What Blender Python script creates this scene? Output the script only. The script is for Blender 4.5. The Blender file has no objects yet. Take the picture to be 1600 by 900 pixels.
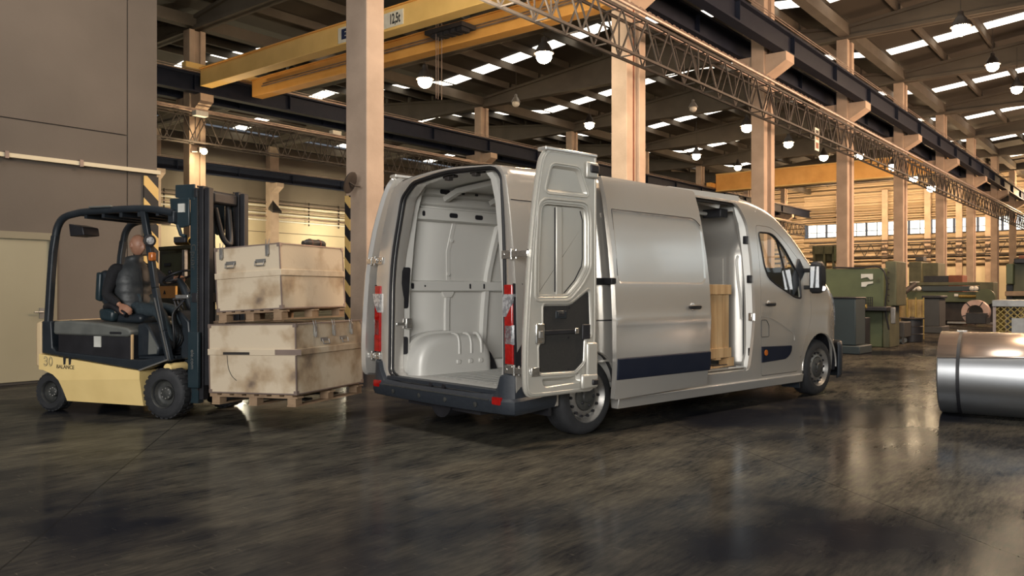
import bpy, bmesh, math, random
from mathutils import Vector, Matrix
from mathutils.geometry import delaunay_2d_cdt

random.seed(7)
SC = bpy.context.scene
COL = SC.collection
PI = math.pi

# ------------------------------------------------------------------ camera
FX, HZ, CH = 1275.0, 456.0, 1.31          # focal length in px (1600 wide), eye-level row, eye height
cam_d = bpy.data.cameras.new('camera')
cam = bpy.data.objects.new('camera', cam_d); COL.objects.link(cam)
cam.location = (0, 0, CH); cam.rotation_euler = (PI/2, 0, 0)
cam_d.sensor_width = 36.0; cam_d.lens = 36.0*FX/1600.0
cam_d.shift_y = (HZ-450.0)/1600.0
cam_d.clip_end = 400
SC.camera = cam
# ------------------------------------------------------------------ world, exposure
W = bpy.data.worlds.new('world'); SC.world = W; W.use_nodes = True
bg = W.node_tree.nodes['Background']
bg.inputs[0].default_value = (0.80, 0.88, 1.0, 1); bg.inputs[1].default_value = 0.16
SC.view_settings.view_transform = 'Standard'; SC.view_settings.look = 'None'
SC.view_settings.exposure = 0.0; SC.view_settings.gamma = 1.0
SC.view_settings.use_curve_mapping = False
SC.cycles.caustics_reflective = False
# added bodiless area lights; the first is a soft key behind the camera
def area(name, loc, target, sx, sy, energy, color):
    l = bpy.data.lights.new(name, 'AREA'); l.shape = 'RECTANGLE'; l.size = sx; l.size_y = sy
    l.energy = energy; l.color = color
    o = bpy.data.objects.new(name, l); COL.objects.link(o); o.location = loc
    d = Vector(target)-Vector(loc); o.rotation_euler = d.to_track_quat('-Z', 'Y').to_euler()
    return o
area('added_key_front', (-3.5, -9.0, 4.2), (0.5, 8, 1.0), 9, 5.5, 2350, (1.0, 0.97, 0.92))  # added key light from behind the camera, no gate stands there
area('added_warm_fill_right', (13.0, -7.0, 8.0), (3, 10, 1.5), 5, 5, 650, (1.0, 0.78, 0.56))  # added warm fill from behind right, not daylight
area('added_column_light', (7.5, 11.5, 10.2), (-2.4, 14.8, 4.5), 2.5, 2.5, 1300, (1.0, 0.74, 0.50))  # added to brighten the right face of the broad column, no fixture
area('added_crane_light', (-1.0, 15.0, 7.0), (-2.0, 30.0, 11.0), 3, 3, 1500, (1.0, 0.84, 0.60))  # added to brighten the yellow crane girders, no fixture
area('added_overhead_fill', (-1.0, 7.0, 11.8), (0.0, 8.0, 0), 7, 3, 800, (1.0, 0.93, 0.84))  # added overhead fill above the van, no fixture

# ------------------------------------------------------------------ helpers
def col4(c): return (c[0], c[1], c[2], 1)
def mat(name, c1, c2=None, scale=4.0, rough=0.5, metal=0.0, rvar=0.0, bump=0.0, bscale=40.0,
        stretch=(1, 1, 1), coat=0.0, contrast=(0.35, 0.7), spec=0.5, detail=6):
    """procedural principled material: two colours mixed by noise, noise roughness and bump"""
    m = bpy.data.materials.new(name); m.use_nodes = True
    nt = m.node_tree; N = nt.nodes; L = nt.links; b = N['Principled BSDF']
    if c2 is None: c2 = tuple(x*0.86 for x in c1)
    tc = N.new('ShaderNodeTexCoord'); mp = N.new('ShaderNodeMapping'); mp.inputs['Scale'].default_value = stretch
    L.new(tc.outputs['Object'], mp.inputs['Vector'])
    n = N.new('ShaderNodeTexNoise'); n.inputs['Scale'].default_value = scale; n.inputs['Detail'].default_value = detail
    L.new(mp.outputs[0], n.inputs['Vector'])
    r = N.new('ShaderNodeValToRGB'); r.color_ramp.elements[0].position = contrast[0]; r.color_ramp.elements[1].position = contrast[1]
    r.color_ramp.elements[0].color = col4(c1); r.color_ramp.elements[1].color = col4(c2)
    L.new(n.outputs['Fac'], r.inputs[0]); L.new(r.outputs[0], b.inputs['Base Color'])
    b.inputs['Metallic'].default_value = metal; b.inputs['Roughness'].default_value = rough
    b.inputs['Specular IOR Level'].default_value = spec
    if coat: b.inputs['Coat Weight'].default_value = coat; b.inputs['Coat Roughness'].default_value = 0.06
    if rvar:
        mr = N.new('ShaderNodeMapRange'); mr.inputs['To Min'].default_value = max(0.02, rough-rvar); mr.inputs['To Max'].default_value = rough+rvar
        mr.inputs['From Min'].default_value = 0.3; mr.inputs['From Max'].default_value = 0.7
        L.new(n.outputs['Fac'], mr.inputs['Value']); L.new(mr.outputs[0], b.inputs['Roughness'])
    if bump:
        n2 = N.new('ShaderNodeTexNoise'); n2.inputs['Scale'].default_value = bscale; n2.inputs['Detail'].default_value = 5
        L.new(mp.outputs[0], n2.inputs['Vector'])
        bp = N.new('ShaderNodeBump'); bp.inputs['Strength'].default_value = bump; bp.inputs['Distance'].default_value = 0.02
        L.new(n2.outputs['Fac'], bp.inputs['Height']); L.new(bp.outputs[0], b.inputs['Normal'])
    return m
def emis(name, c, s):
    m = bpy.data.materials.new(name); m.use_nodes = True; b = m.node_tree.nodes['Principled BSDF']
    b.inputs['Base Color'].default_value = col4(c); b.inputs['Emission Color'].default_value = col4(c)
    b.inputs['Emission Strength'].default_value = s
    return m
def glassmat(name, c, alpha_mix=0.85):
    m = bpy.data.materials.new(name); m.use_nodes = True; nt = m.node_tree; N = nt.nodes; L = nt.links
    N.remove(N['Principled BSDF']); out = N['Material Output']
    t = N.new('ShaderNodeBsdfTransparent'); t.inputs[0].default_value = col4(c)
    g = N.new('ShaderNodeBsdfGlossy'); g.inputs['Roughness'].default_value = 0.02
    lw = N.new('ShaderNodeLayerWeight'); lw.inputs[0].default_value = .5
    pw = N.new('ShaderNodeMath'); pw.operation = 'POWER'; pw.inputs[1].default_value = 4; L.new(lw.outputs['Facing'], pw.inputs[0])
    f = N.new('ShaderNodeMath'); f.operation = 'MULTIPLY_ADD'; f.inputs[1].default_value = .7; f.inputs[2].default_value = .05; L.new(pw.outputs[0], f.inputs[0])
    mx = N.new('ShaderNodeMixShader'); L.new(f.outputs[0], mx.inputs[0]); L.new(t.outputs[0], mx.inputs[1]); L.new(g.outputs[0], mx.inputs[2])
    L.new(mx.outputs[0], out.inputs[0]); return m

class MB:
    """collects geometry and links it as one mesh object"""
    def __init__(s): s.v = []; s.f = []; s.m = []
    def add(s, vs, fs, m=0):
        o = len(s.v); s.v += [tuple(p) for p in vs]; s.f += [tuple(i+o for i in f) for f in fs]; s.m += [m]*len(fs); return s
    def box(s, x0, x1, y0, y1, z0, z1, m=0, M=None):
        vs = [Vector((x, y, z)) for x in (x0, x1) for y in (y0, y1) for z in (z0, z1)]
        if M is not None: vs = [M @ p for p in vs]
        return s.add(vs, [(0, 1, 3, 2), (4, 6, 7, 5), (0, 4, 5, 1), (2, 3, 7, 6), (0, 2, 6, 4), (1, 5, 7, 3)], m)
    def bar(s, p, q, w, h=None, up=(0, 0, 1), m=0):
        p = Vector(p); q = Vector(q); h = h or w; d = (q-p).normalized(); u = Vector(up)
        if abs(d.dot(u)) > 0.98: u = Vector((1, 0, 0))
        a = d.cross(u).normalized()*(w/2); b = a.cross(d).normalized()*(h/2)
        vs = [c+i*a+j*b for c in (p, q) for i, j in ((-1, -1), (1, -1), (1, 1), (-1, 1))]
        return s.add(vs, [(0, 1, 2, 3), (4, 7, 6, 5), (0, 4, 5, 1), (1, 5, 6, 2), (2, 6, 7, 3), (3, 7, 4, 0)], m)
    def loft(s, loops, closed=True, cap0=True, cap1=True, m=0):
        n = len(loops[0]); vs = [p for l in loops for p in l]; fs = []
        for i in range(len(loops)-1):
            for j in range(n if closed else n-1):
                k = (j+1) % n; fs.append((i*n+j, i*n+k, (i+1)*n+k, (i+1)*n+j))
        if cap0: fs.append(tuple(range(n))[::-1])
        if cap1: fs.append(tuple(range((len(loops)-1)*n, len(loops)*n)))
        return s.add(vs, fs, m)
    def tube(s, pts, r, n=8, closed=False, m=0, cap=True, sx=1.0):
        pts = [Vector(p) for p in pts]; N = len(pts); rs = r if isinstance(r, (list, tuple)) else [r]*N
        loops = []; u = None
        for i, p in enumerate(pts):
            if closed: d = (pts[(i+1) % N]-pts[i-1])
            else: d = pts[min(i+1, N-1)]-pts[max(i-1, 0)]
            d = d.normalized() if d.length > 1e-9 else Vector((0, 0, 1))
            if u is None:
                u = Vector((0, 0, 1)) if abs(d.z) < .9 else Vector((1, 0, 0))
            u = (u-d*u.dot(d)).normalized(); w = d.cross(u)
            loops.append([p+rs[i]*(math.cos(t)*u*sx+math.sin(t)*w) for t in [2*PI*k/n for k in range(n)]])
        if closed: loops.append(loops[0]); cap = False
        return s.loft(loops, True, cap, cap, m)
    def lathe(s, prof, origin=(0, 0, 0), axis=(0, 0, 1), n=24, m=0, cap=True):
        o = Vector(origin); d = Vector(axis).normalized(); u = Vector((0, 0, 1)) if abs(d.z) < .9 else Vector((1, 0, 0))
        u = (u-d*u.dot(d)).normalized(); w = d.cross(u)
        loops = [[o+d*h+max(r, 1e-4)*(math.cos(t)*u+math.sin(t)*w) for t in [2*PI*k/n for k in range(n)]] for r, h in prof]
        return s.loft(loops, True, cap, cap, m)
    def cyl(s, p, q, r, n=16, m=0):
        p = Vector(p); q = Vector(q); return s.lathe([(r, 0), (r, (q-p).length)], p, q-p, n, m)
    def prism(s, poly, vec, m=0):
        v = Vector(vec); a = [Vector(p) for p in poly]; return s.loft([a, [p+v for p in a]], m=m)
    def sphere(s, c, r, n=16, k=10, m=0, sc=(1, 1, 1)):
        c = Vector(c); loops = []
        for i in range(1, k):
            t = PI*i/k; loops.append([c+Vector((sc[0]*r*math.sin(t)*math.cos(a), sc[1]*r*math.sin(t)*math.sin(a), sc[2]*r*math.cos(t))) for a in [2*PI*j/n for j in range(n)]])
        return s.loft(loops, m=m)
    def build(s, name, mt, parent=None, smooth=0, bevel=0, kind=None, label=None, seg=2, normals=True, loc=None):
        me = bpy.data.meshes.new(name); me.from_pydata(s.v, [], s.f)
        for x in (mt if isinstance(mt, (list, tuple)) else [mt]): me.materials.append(x)
        me.polygons.foreach_set('material_index', s.m)
        bm = bmesh.new(); bm.from_mesh(me)
        bmesh.ops.remove_doubles(bm, verts=bm.verts, dist=1e-5)
        if normals: bmesh.ops.recalc_face_normals(bm, faces=bm.faces)
        bm.to_mesh(me); bm.free(); me.update()
        if smooth:
            me.shade_smooth(); me.set_sharp_from_angle(angle=math.radians(smooth))
        o = bpy.data.objects.new(name, me); COL.objects.link(o)
        if parent is not None: o.parent = parent
        if bevel:
            b = o.modifiers.new('bevel', 'BEVEL'); b.width = bevel; b.segments = seg; b.limit_method = 'ANGLE'; b.angle_limit = math.radians(40)
            if not smooth: me.shade_smooth(); me.set_sharp_from_angle(angle=math.radians(35))
        if kind: o['kind'] = kind
        if label: o['label'] = label
        if loc: o.location = loc
        return o
def thing(name, label, cat, loc=(0, 0, 0), rz=0, group=None, M=None):
    o = bpy.data.objects.new(name, None); COL.objects.link(o); o.empty_display_size = .2
    if M is not None: o.matrix_world = M
    else: o.location = loc; o.rotation_euler = (0, 0, rz)
    o['label'] = label; o['category'] = cat
    if group: o['group'] = group
    return o
def tag(o, label, cat, group=None, kind=None):
    o['label'] = label; o['category'] = cat
    if group: o['group'] = group
    if kind: o['kind'] = kind
    return o
def kids(o): return [c for c in bpy.data.objects if c.parent == o]
def copy_thing(o, parent=None, label=None, group=None):
    ch = kids(o); c = o.copy(); COL.objects.link(c)
    if parent is not None: c.parent = parent
    if label: c['label'] = label
    if group: c['group'] = group
    for k in ch: copy_thing(k, c)
    return c
def rpoly(pts, r, n=5):
    """2D polygon with rounded corners; r scalar or list"""
    out = []; N = len(pts); P = [Vector((p[0], p[1])) for p in pts]
    for i in range(N):
        ri = r[i] if isinstance(r, (list, tuple)) else r
        a, b, c = P[i-1], P[i], P[(i+1) % N]
        if ri < 1e-6: out.append(tuple(b)); continue
        e1 = (a-b); e2 = (c-b); l1 = min(ri, e1.length*.49); l2 = min(ri, e2.length*.49)
        p0 = b+e1.normalized()*l1; p2 = b+e2.normalized()*l2
        for k in range(n+1):
            t = k/n; q = p0*(1-t)**2+b*2*t*(1-t)+p2*t*t; out.append((q.x, q.y))
    return out
def shrink(poly, d):
    """offset a closed 2D polygon inwards by d"""
    P = [Vector((p[0], p[1])) for p in poly]; N = len(P)
    A = sum(P[i].x*P[(i+1) % N].y-P[(i+1) % N].x*P[i].y for i in range(N)); sg = 1 if A > 0 else -1
    out = []
    for i in range(N):
        e1 = (P[i]-P[i-1]); e2 = (P[(i+1) % N]-P[i])
        e1 = e1.normalized() if e1.length > 1e-9 else e2.normalized(); e2 = e2.normalized() if e2.length > 1e-9 else e1
        n1 = Vector((-e1.y, e1.x))*sg; n2 = Vector((-e2.y, e2.x))*sg; m = n1+n2
        if m.length < 1e-6: m = n1
        m = m.normalized(); k = 1/max(.5, m.dot(n1)); q = P[i]+m*d*k; out.append((q.x, q.y))
    return out
def inside(p, poly):
    x, y = p; c = False; j = len(poly)-1
    for i in range(len(poly)):
        xi, yi = poly[i][0], poly[i][1]; xj, yj = poly[j][0], poly[j][1]
        if (yi > y) != (yj > y) and x < (xj-xi)*(y-yi)/(yj-yi)+xi: c = not c
        j = i
    return c
def skin2d(outline, holes=(), creases=(), step=.08):
    """triangulated 2D sheet with holes: returns verts, tris"""
    vs = []; es = []
    def loop(l):
        o = len(vs)
        for p in l: vs.append(Vector((p[0], p[1])))
        for i in range(len(l)): es.append((o+i, o+(i+1) % len(l)))
    def dens(l):
        out = []
        for i in range(len(l)):
            a = Vector(l[i][:2]); b = Vector(l[(i+1) % len(l)][:2]); k = max(1, int((b-a).length/step))
            for j in range(k): out.append(tuple(a.lerp(b, j/k)))
        return out
    allp = [dens(outline)]+[dens(h) for h in holes]+[dens(c) for c in creases]
    for l in allp: loop(l)
    x0 = min(p[0] for p in outline); x1 = max(p[0] for p in outline); y0 = min(p[1] for p in outline); y1 = max(p[1] for p in outline)
    border = [p for l in allp for p in l]
    y = y0+step/2
    while y < y1:
        x = x0+step/2
        while x < x1:
            if inside((x, y), outline) and not any(inside((x, y), h) for h in holes):
                if all((x-q[0])**2+(y-q[1])**2 > (step*.45)**2 for q in border): vs.append(Vector((x, y)))
            x += step
        y += step
    r = delaunay_2d_cdt(vs, es, [], 0, 1e-5)
    V, Fc = r[0], r[2]; out = []
    for f in Fc:
        c = sum((V[i] for i in f), Vector((0, 0)))/len(f)
        if inside(c, outline) and not any(inside(c, h) for h in holes): out.append(tuple(f))
    return [(p.x, p.y) for p in V], out
def catmull(P, n=6):
    P = [Vector(p) for p in P]; out = []
    for i in range(len(P)-1):
        p0 = P[max(i-1, 0)]; p1 = P[i]; p2 = P[i+1]; p3 = P[min(i+2, len(P)-1)]
        for k in range(n):
            t = k/n; out.append(.5*((2*p1)+(-p0+p2)*t+(2*p0-5*p1+4*p2-p3)*t*t+(-p0+3*p1-3*p2+p3)*t**3))
    out.append(P[-1]); return out
def interp(x, xs, ys):
    if x <= xs[0]: return ys[0]
    for i in range(len(xs)-1):
        if x <= xs[i+1]: return ys[i]+(ys[i+1]-ys[i])*(x-xs[i])/(xs[i+1]-xs[i])
    return ys[-1]
def text_obj(name, body, size, mt, parent, M, extrude=.001, outline=False, bold=0.0):
    c = bpy.data.curves.new(name, 'FONT'); c.body = body; c.size = size; c.extrude = extrude; c.align_x = 'CENTER'; c.align_y = 'CENTER'
    c.offset = bold
    c.materials.append(mt)
    o = bpy.data.objects.new(name, c); COL.objects.link(o); o.parent = parent; o.matrix_local = M
    # turn into mesh
    dg = bpy.context.evaluated_depsgraph_get(); me = bpy.data.meshes.new_from_object(o.evaluated_get(dg))
    bpy.data.objects.remove(o); o2 = bpy.data.objects.new(name, me); COL.objects.link(o2)
    if parent is not None: o2.parent = parent
    o2.matrix_local = M
    return o2
def axes(o, x, y, z):
    M = Matrix.Identity(4)
    for i, a in enumerate((x, y, z)): 
        for j in range(3): M[j][i] = a[j]
    for j in range(3): M[j][3] = o[j]
    return M
def at_z(x, y, z):           # point of the view ray of a photo pixel at height z
    Y = (z-CH)*FX/(HZ-y); return Vector(((x-800)/FX*Y, Y, z))
def at_Y(x, y, Y): return Vector(((x-800)/FX*Y, Y, CH-(y-HZ)/FX*Y))

# ------------------------------------------------------------------ materials
M = {}
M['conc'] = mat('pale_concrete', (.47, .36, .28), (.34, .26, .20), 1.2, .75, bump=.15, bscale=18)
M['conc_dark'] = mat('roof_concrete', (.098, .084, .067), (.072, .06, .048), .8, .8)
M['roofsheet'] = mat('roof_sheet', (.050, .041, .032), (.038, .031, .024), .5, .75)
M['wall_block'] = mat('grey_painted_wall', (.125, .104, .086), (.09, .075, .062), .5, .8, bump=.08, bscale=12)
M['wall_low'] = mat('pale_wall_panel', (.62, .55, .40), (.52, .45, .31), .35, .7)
M['wall_up'] = mat('dull_wall_band', (.17, .145, .115), (.13, .11, .09), .3, .8)
M['navy'] = mat('dark_blue_steel', (.008, .012, .026), (.012, .016, .030), 3, .65, spec=.2)
M['steel_dark'] = mat('dark_steel', (.030, .026, .025), (.045, .037, .033), 4, .6, .2)
M['steel_mid'] = mat('dull_pipe_steel', (.34, .26, .22), (.22, .17, .15), 3, .45, .5)
M['yellow'] = mat('crane_yellow', (.80, .54, .20), (.70, .46, .16), 1.0, .5)
M['orange'] = mat('crane_orange_yellow', (.78, .42, .12), (.66, .33, .08), 1.0, .5)
M['lamp_on'] = emis('lamp_glow', (1.0, .70, .40), 110)
M['lamp_on2'] = emis('wall_lamp_glow', (1.0, .80, .50), 60)
M['skylight'] = emis('skylight_glow', (1.0, .93, .80), 2.6)
M['pane'] = emis('daylit_pane', (.80, .93, 1.0), 1.25)
M['hazy'] = mat('hazard_yellow', (.55, .36, .12), (.42, .28, .10), 8, .6)
M['black'] = mat('black_paint', (.010, .010, .013), (.018, .018, .022), 6, .5)
M['silver'] = mat('silver_paint', (.66, .635, .595), (.63, .605, .565), .6, .22, .60, coat=.6)
M['inner'] = mat('pale_inner_paint', (.62, .61, .575), (.585, .575, .54), 1.5, .42, 0.1)
M['doorin'] = mat('warm_silver_door_paint', (.56, .54, .49), (.53, .51, .46), 1.5, .34, 0.35)
M['inner2'] = mat('pale_floor_panel', (.56, .555, .53), (.50, .495, .47), 2.0, .5)
M['bulk'] = mat('bare_silver_sheet', (.60, .58, .54), (.54, .52, .485), 1.0, .38, .55)
M['plastic'] = mat('slate_plastic', (.021, .026, .035), (.028, .034, .043), 30, .48, bump=.05, bscale=200)
M['seal'] = mat('black_rubber_seal', (.008, .008, .010), None, 10, .55)
M['tyre'] = mat('tyre_rubber', (.016, .017, .020), (.026, .027, .030), 12, .72, bump=.1, bscale=60)
M['rim'] = mat('steel_rim_silver', (.33, .32, .30), (.24, .23, .22), 9, .38, .6)
M['hub'] = mat('dark_hub_plastic', (.035, .037, .037), (.06, .06, .055), 25, .5)
M['chrome'] = mat('bright_zinc', (.72, .71, .68), (.5, .49, .47), 30, .22, .9)
M['mirror'] = mat('mirror_glass', (.5, .52, .54), None, 3, .05, 1.0)
M['glass'] = glassmat('clear_glass', (.92, .95, .90))
M['redlens'] = mat('red_lens', (.42, .010, .008), (.25, .004, .004), 30, .12, coat=.8)
M['clearlens'] = mat('clear_lens', (.55, .55, .56), (.30, .30, .32), 40, .12, .3, coat=.8, contrast=(.45, .55))
M['amber'] = mat('amber_lens', (.55, .17, .03), (.35, .09, .02), 30, .15, coat=.8)
M['trimpanel'] = mat('charcoal_fibre_panel', (.021, .020, .019), (.027, .026, .024), 60, .8)
M['pine'] = mat('raw_pine', (.62, .42, .22), (.46, .28, .13), 2.0, .6, stretch=(6, 6, .6), contrast=(.4, .62))
M['pine_old'] = mat('weathered_pine', (.34, .23, .14), (.20, .13, .08), 5, .75)
M['ply_lit'] = mat('worn_pale_plywood', (.60, .50, .37), (.16, .115, .085), 3.2, .60, contrast=(.47, .76), bump=.06, bscale=30, detail=12)
_e = [n for n in M['ply_lit'].node_tree.nodes if n.bl_idname == 'ShaderNodeValToRGB'][0].color_ramp.elements.new(.62); _e.color = (.42, .31, .20, 1)
M['ply_mid'] = mat('worn_brown_plywood', (.42, .34, .245), (.15, .11, .075), 2.2, .55, contrast=(.48, .80), bump=.06, bscale=30, detail=9)
M['fl_yellow'] = mat('forklift_yellow', (.88, .66, .29), (.80, .59, .25), 3, .42)
M['fl_rust'] = mat('worn_cream_paint', (.66, .50, .30), (.12, .07, .05), 14, .55, contrast=(.58, .66))
M['fl_black'] = mat('forklift_blueblack', (.012, .017, .023), (.020, .026, .033), 6, .42)
M['fl_grey'] = mat('grey_hood_plastic', (.13, .135, .125), (.09, .095, .09), 6, .55)
M['fl_teal'] = mat('mast_teal_black', (.012, .026, .034), (.02, .034, .042), 6, .38)
M['skin'] = mat('skin', (.38, .20, .13), (.31, .15, .095), 14, .48)
M['sweater'] = mat('black_knit', (.008, .008, .010), (.014, .014, .017), 60, .9)
M['vest'] = mat('grey_quilted_nylon', (.042, .046, .049), (.024, .027, .030), 8, .5, bump=.3, bscale=14)
M['trousers'] = mat('dark_blue_denim', (.018, .030, .038), (.03, .045, .055), 30, .85)
M['m_green'] = mat('machine_green', (.095, .115, .055), (.07, .085, .042), 2, .55)
M['m_green2'] = mat('machine_green_dull', (.10, .10, .055), (.06, .062, .035), 3, .6)
M['m_blue'] = mat('cabinet_slate_blue', (.036, .052, .058), (.03, .042, .048), 2, .55)
M['m_grey'] = mat('cabinet_grey', (.055, .055, .055), (.042, .042, .042), 3, .6)
M['steel_coil'] = mat('galvanised_sheet', (.50, .51, .52), (.40, .41, .43), 1.2, .34, .9, stretch=(.3, 8, 8), rvar=.05)
M['paper'] = mat('torn_white_paper', (.62, .62, .58), (.5, .5, .46), 6, .8)
M['rust'] = mat('rusty_red', (.22, .07, .035), (.14, .045, .025), 5, .7)
M['brass'] = mat('brass_mesh', (.42, .30, .09), (.25, .18, .06), 20, .45, .6)
M['white'] = mat('white_enamel', (.72, .70, .64), (.62, .60, .54), 6, .5)
M['ink'] = mat('dark_lettering', (.012, .014, .018), None, 10, .6)
M['inkblue'] = mat('navy_lettering', (.010, .022, .085), None, 10, .6)
M['chipboard'] = mat('yellow_translucent_crate', (.36, .25, .09), (.18, .12, .05), 5, .5)

def floor_mat():
    m = bpy.data.materials.new('polished_dark_concrete'); m.use_nodes = True
    nt = m.node_tree; N = nt.nodes; L = nt.links; b = N['Principled BSDF']
    tc = N.new('ShaderNodeTexCoord'); 
    def mp(sc, rz):
        q = N.new('ShaderNodeMapping'); q.inputs['Scale'].default_value = sc; q.inputs['Rotation'].default_value = (0, 0, rz); L.new(tc.outputs['Object'], q.inputs[0]); return q
    def noise(v, s, d, ro=.55):
        n = N.new('ShaderNodeTexNoise'); n.inputs['Scale'].default_value = s; n.inputs['Detail'].default_value = d; n.inputs['Roughness'].default_value = ro; L.new(v.outputs[0], n.inputs['Vector']); return n
    def ramp(src, p0, p1, c0=(0, 0, 0), c1=(1, 1, 1)):
        r = N.new('ShaderNodeValToRGB'); r.color_ramp.elements[0].position = p0; r.color_ramp.elements[1].position = p1
        r.color_ramp.elements[0].color = col4(c0); r.color_ramp.elements[1].color = col4(c1); L.new(src.outputs[0], r.inputs[0]); return r
    def mix(a, bb, f, mode='MIX'):
        x = N.new('ShaderNodeMix'); x.data_type = 'RGBA'; x.blend_type = mode
        if isinstance(f, float): x.inputs[0].default_value = f
        else: L.new(f.outputs[0], x.inputs[0])
        for s, i in ((a, 6), (bb, 7)):
            if isinstance(s, tuple): x.inputs[i].default_value = col4(s)
            else: L.new(s.outputs[2] if s.bl_idname == 'ShaderNodeMix' else s.outputs[0], x.inputs[i])
        return x
    big = noise(mp((1, 1, 1), .3), .28, 5, .6); mid = noise(mp((1, 2.6, 1), -.45), 1.3, 8, .68); fine = noise(mp((1, 7, 1), -.7), 5, 8, .7)
    fine2 = noise(mp((6, 1, 1), .25), 6, 8, .7)
    base = mix(ramp(mid, .36, .68, (.010, .011, .014), (.128, .116, .088)), ramp(fine, .35, .75, (.008, .010, .013), (.16, .144, .108)), .42)
    base = mix(base, (.011, .012, .016), ramp(big, .42, .60), 'MIX')
    dirt = mix(base, (.28, .25, .19), ramp(fine2, .62, .78)); 
    dd = N.new('ShaderNodeMix'); dd.data_type = 'RGBA'; dd.inputs[0].default_value = .45; L.new(base.outputs[2], dd.inputs[6]); L.new(dirt.outputs[2], dd.inputs[7])
    # contraction joints of the slab
    sep = N.new('ShaderNodeSeparateXYZ'); q = mp((1, 1, 1), math.atan2(1028, 1275)); L.new(q.outputs[0], sep.inputs[0])
    jm = None
    for ax, off in ((0, 1.1), (1, 2.0)):
        a = N.new('ShaderNodeMath'); a.operation = 'ADD'; a.inputs[1].default_value = off+500; L.new(sep.outputs[ax], a.inputs[0])
        p = N.new('ShaderNodeMath'); p.operation = 'MODULO'; p.inputs[1].default_value = 4.85; L.new(a.outputs[0], p.inputs[0])
        c = N.new('ShaderNodeMath'); c.operation = 'LESS_THAN'; c.inputs[1].default_value = .012; L.new(p.outputs[0], c.inputs[0])
        if jm is None: jm = c
        else:
            mx = N.new('ShaderNodeMath'); mx.operation = 'MAXIMUM'; L.new(jm.outputs[0], mx.inputs[0]); L.new(c.outputs[0], mx.inputs[1]); jm = mx
    js = N.new('ShaderNodeMath'); js.operation = 'MULTIPLY'; js.inputs[1].default_value = .6; L.new(jm.outputs[0], js.inputs[0])
    fin = mix(dd, (.008, .008, .008), js)
    rr = N.new('ShaderNodeMapRange'); rr.inputs['From Min'].default_value = .3; rr.inputs['From Max'].default_value = .7
    rr.inputs['To Min'].default_value = .07; rr.inputs['To Max'].default_value = .21; L.new(mid.outputs[0], rr.inputs[0])
    bp = N.new('ShaderNodeBump'); bp.inputs['Strength'].default_value = .05; bp.inputs['Distance'].default_value = .01
    L.new(fine.outputs[0], bp.inputs['Height'])
    N.remove(b); df = N.new('ShaderNodeBsdfDiffuse'); gl = N.new('ShaderNodeBsdfGlossy'); mx = N.new('ShaderNodeMixShader')
    L.new(fin.outputs[2], df.inputs[0]); L.new(rr.outputs[0], gl.inputs['Roughness']); L.new(bp.outputs[0], gl.inputs['Normal']); L.new(bp.outputs[0], df.inputs['Normal'])
    gl.inputs[0].default_value = (.85, .92, 1.0, 1)
    lw = N.new('ShaderNodeLayerWeight'); lw.inputs[0].default_value = .5
    pw = N.new('ShaderNodeMath'); pw.operation = 'POWER'; pw.inputs[1].default_value = 5; L.new(lw.outputs['Facing'], pw.inputs[0])
    fm = N.new('ShaderNodeMath'); fm.operation = 'MULTIPLY_ADD'; fm.inputs[1].default_value = .14; fm.inputs[2].default_value = .028; L.new(pw.outputs[0], fm.inputs[0])
    L.new(fm.outputs[0], mx.inputs[0]); L.new(df.outputs[0], mx.inputs[1]); L.new(gl.outputs[0], mx.inputs[2]); L.new(mx.outputs[0], N['Material Output'].inputs[0])
    return m
M['floor'] = floor_mat()
def hazard_mat(name='hazard_stripes', scale=1.0):
    m = bpy.data.materials.new(name); m.use_nodes = True; nt = m.node_tree; N = nt.nodes; L = nt.links; b = N['Principled BSDF']
    tc = N.new('ShaderNodeTexCoord'); sp = N.new('ShaderNodeSeparateXYZ'); L.new(tc.outputs['Object'], sp.inputs[0])
    a = N.new('ShaderNodeMath'); a.operation = 'MULTIPLY_ADD'; a.inputs[1].default_value = 1.0; L.new(sp.outputs[0], a.inputs[0]); L.new(sp.outputs[2], a.inputs[2])
    f = N.new('ShaderNodeMath'); f.operation = 'MODULO'; f.inputs[1].default_value = .40; 
    ad = N.new('ShaderNodeMath'); ad.operation = 'ADD'; ad.inputs[1].default_value = 50; L.new(a.outputs[0], ad.inputs[0]); L.new(ad.outputs[0], f.inputs[0])
    g = N.new('ShaderNodeMath'); g.operation = 'GREATER_THAN'; g.inputs[1].default_value = .20; L.new(f.outputs[0], g.inputs[0])
    x = N.new('ShaderNodeMix'); x.data_type = 'RGBA'; x.inputs[6].default_value = (.012, .012, .014, 1); x.inputs[7].default_value = (.62, .42, .15, 1)
    L.new(g.outputs[0], x.inputs[0]); L.new(x.outputs[2], b.inputs['Base Color']); b.inputs['Roughness'].default_value = .6
    return m
M['hazard'] = hazard_mat()
def corrugated_mat():
    m = mat('corrugated_sheet', (.50, .40, .28), (.42, .33, .22), .2, .55)
    N = m.node_tree.nodes; L = m.node_tree.links; b = N['Principled BSDF']
    tc = N.new('ShaderNodeTexCoord'); w = N.new('ShaderNodeTexWave'); w.bands_direction = 'Z'; w.inputs['Scale'].default_value = .55; w.inputs['Distortion'].default_value = 0
    L.new(tc.outputs['Object'], w.inputs[0]); bp = N.new('ShaderNodeBump'); bp.inputs['Strength'].default_value = 1; bp.inputs['Distance'].default_value = .35
    L.new(w.outputs['Fac'], bp.inputs['Height']); L.new(bp.outputs[0], b.inputs['Normal']); return m
M['corr'] = corrugated_mat()
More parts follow.
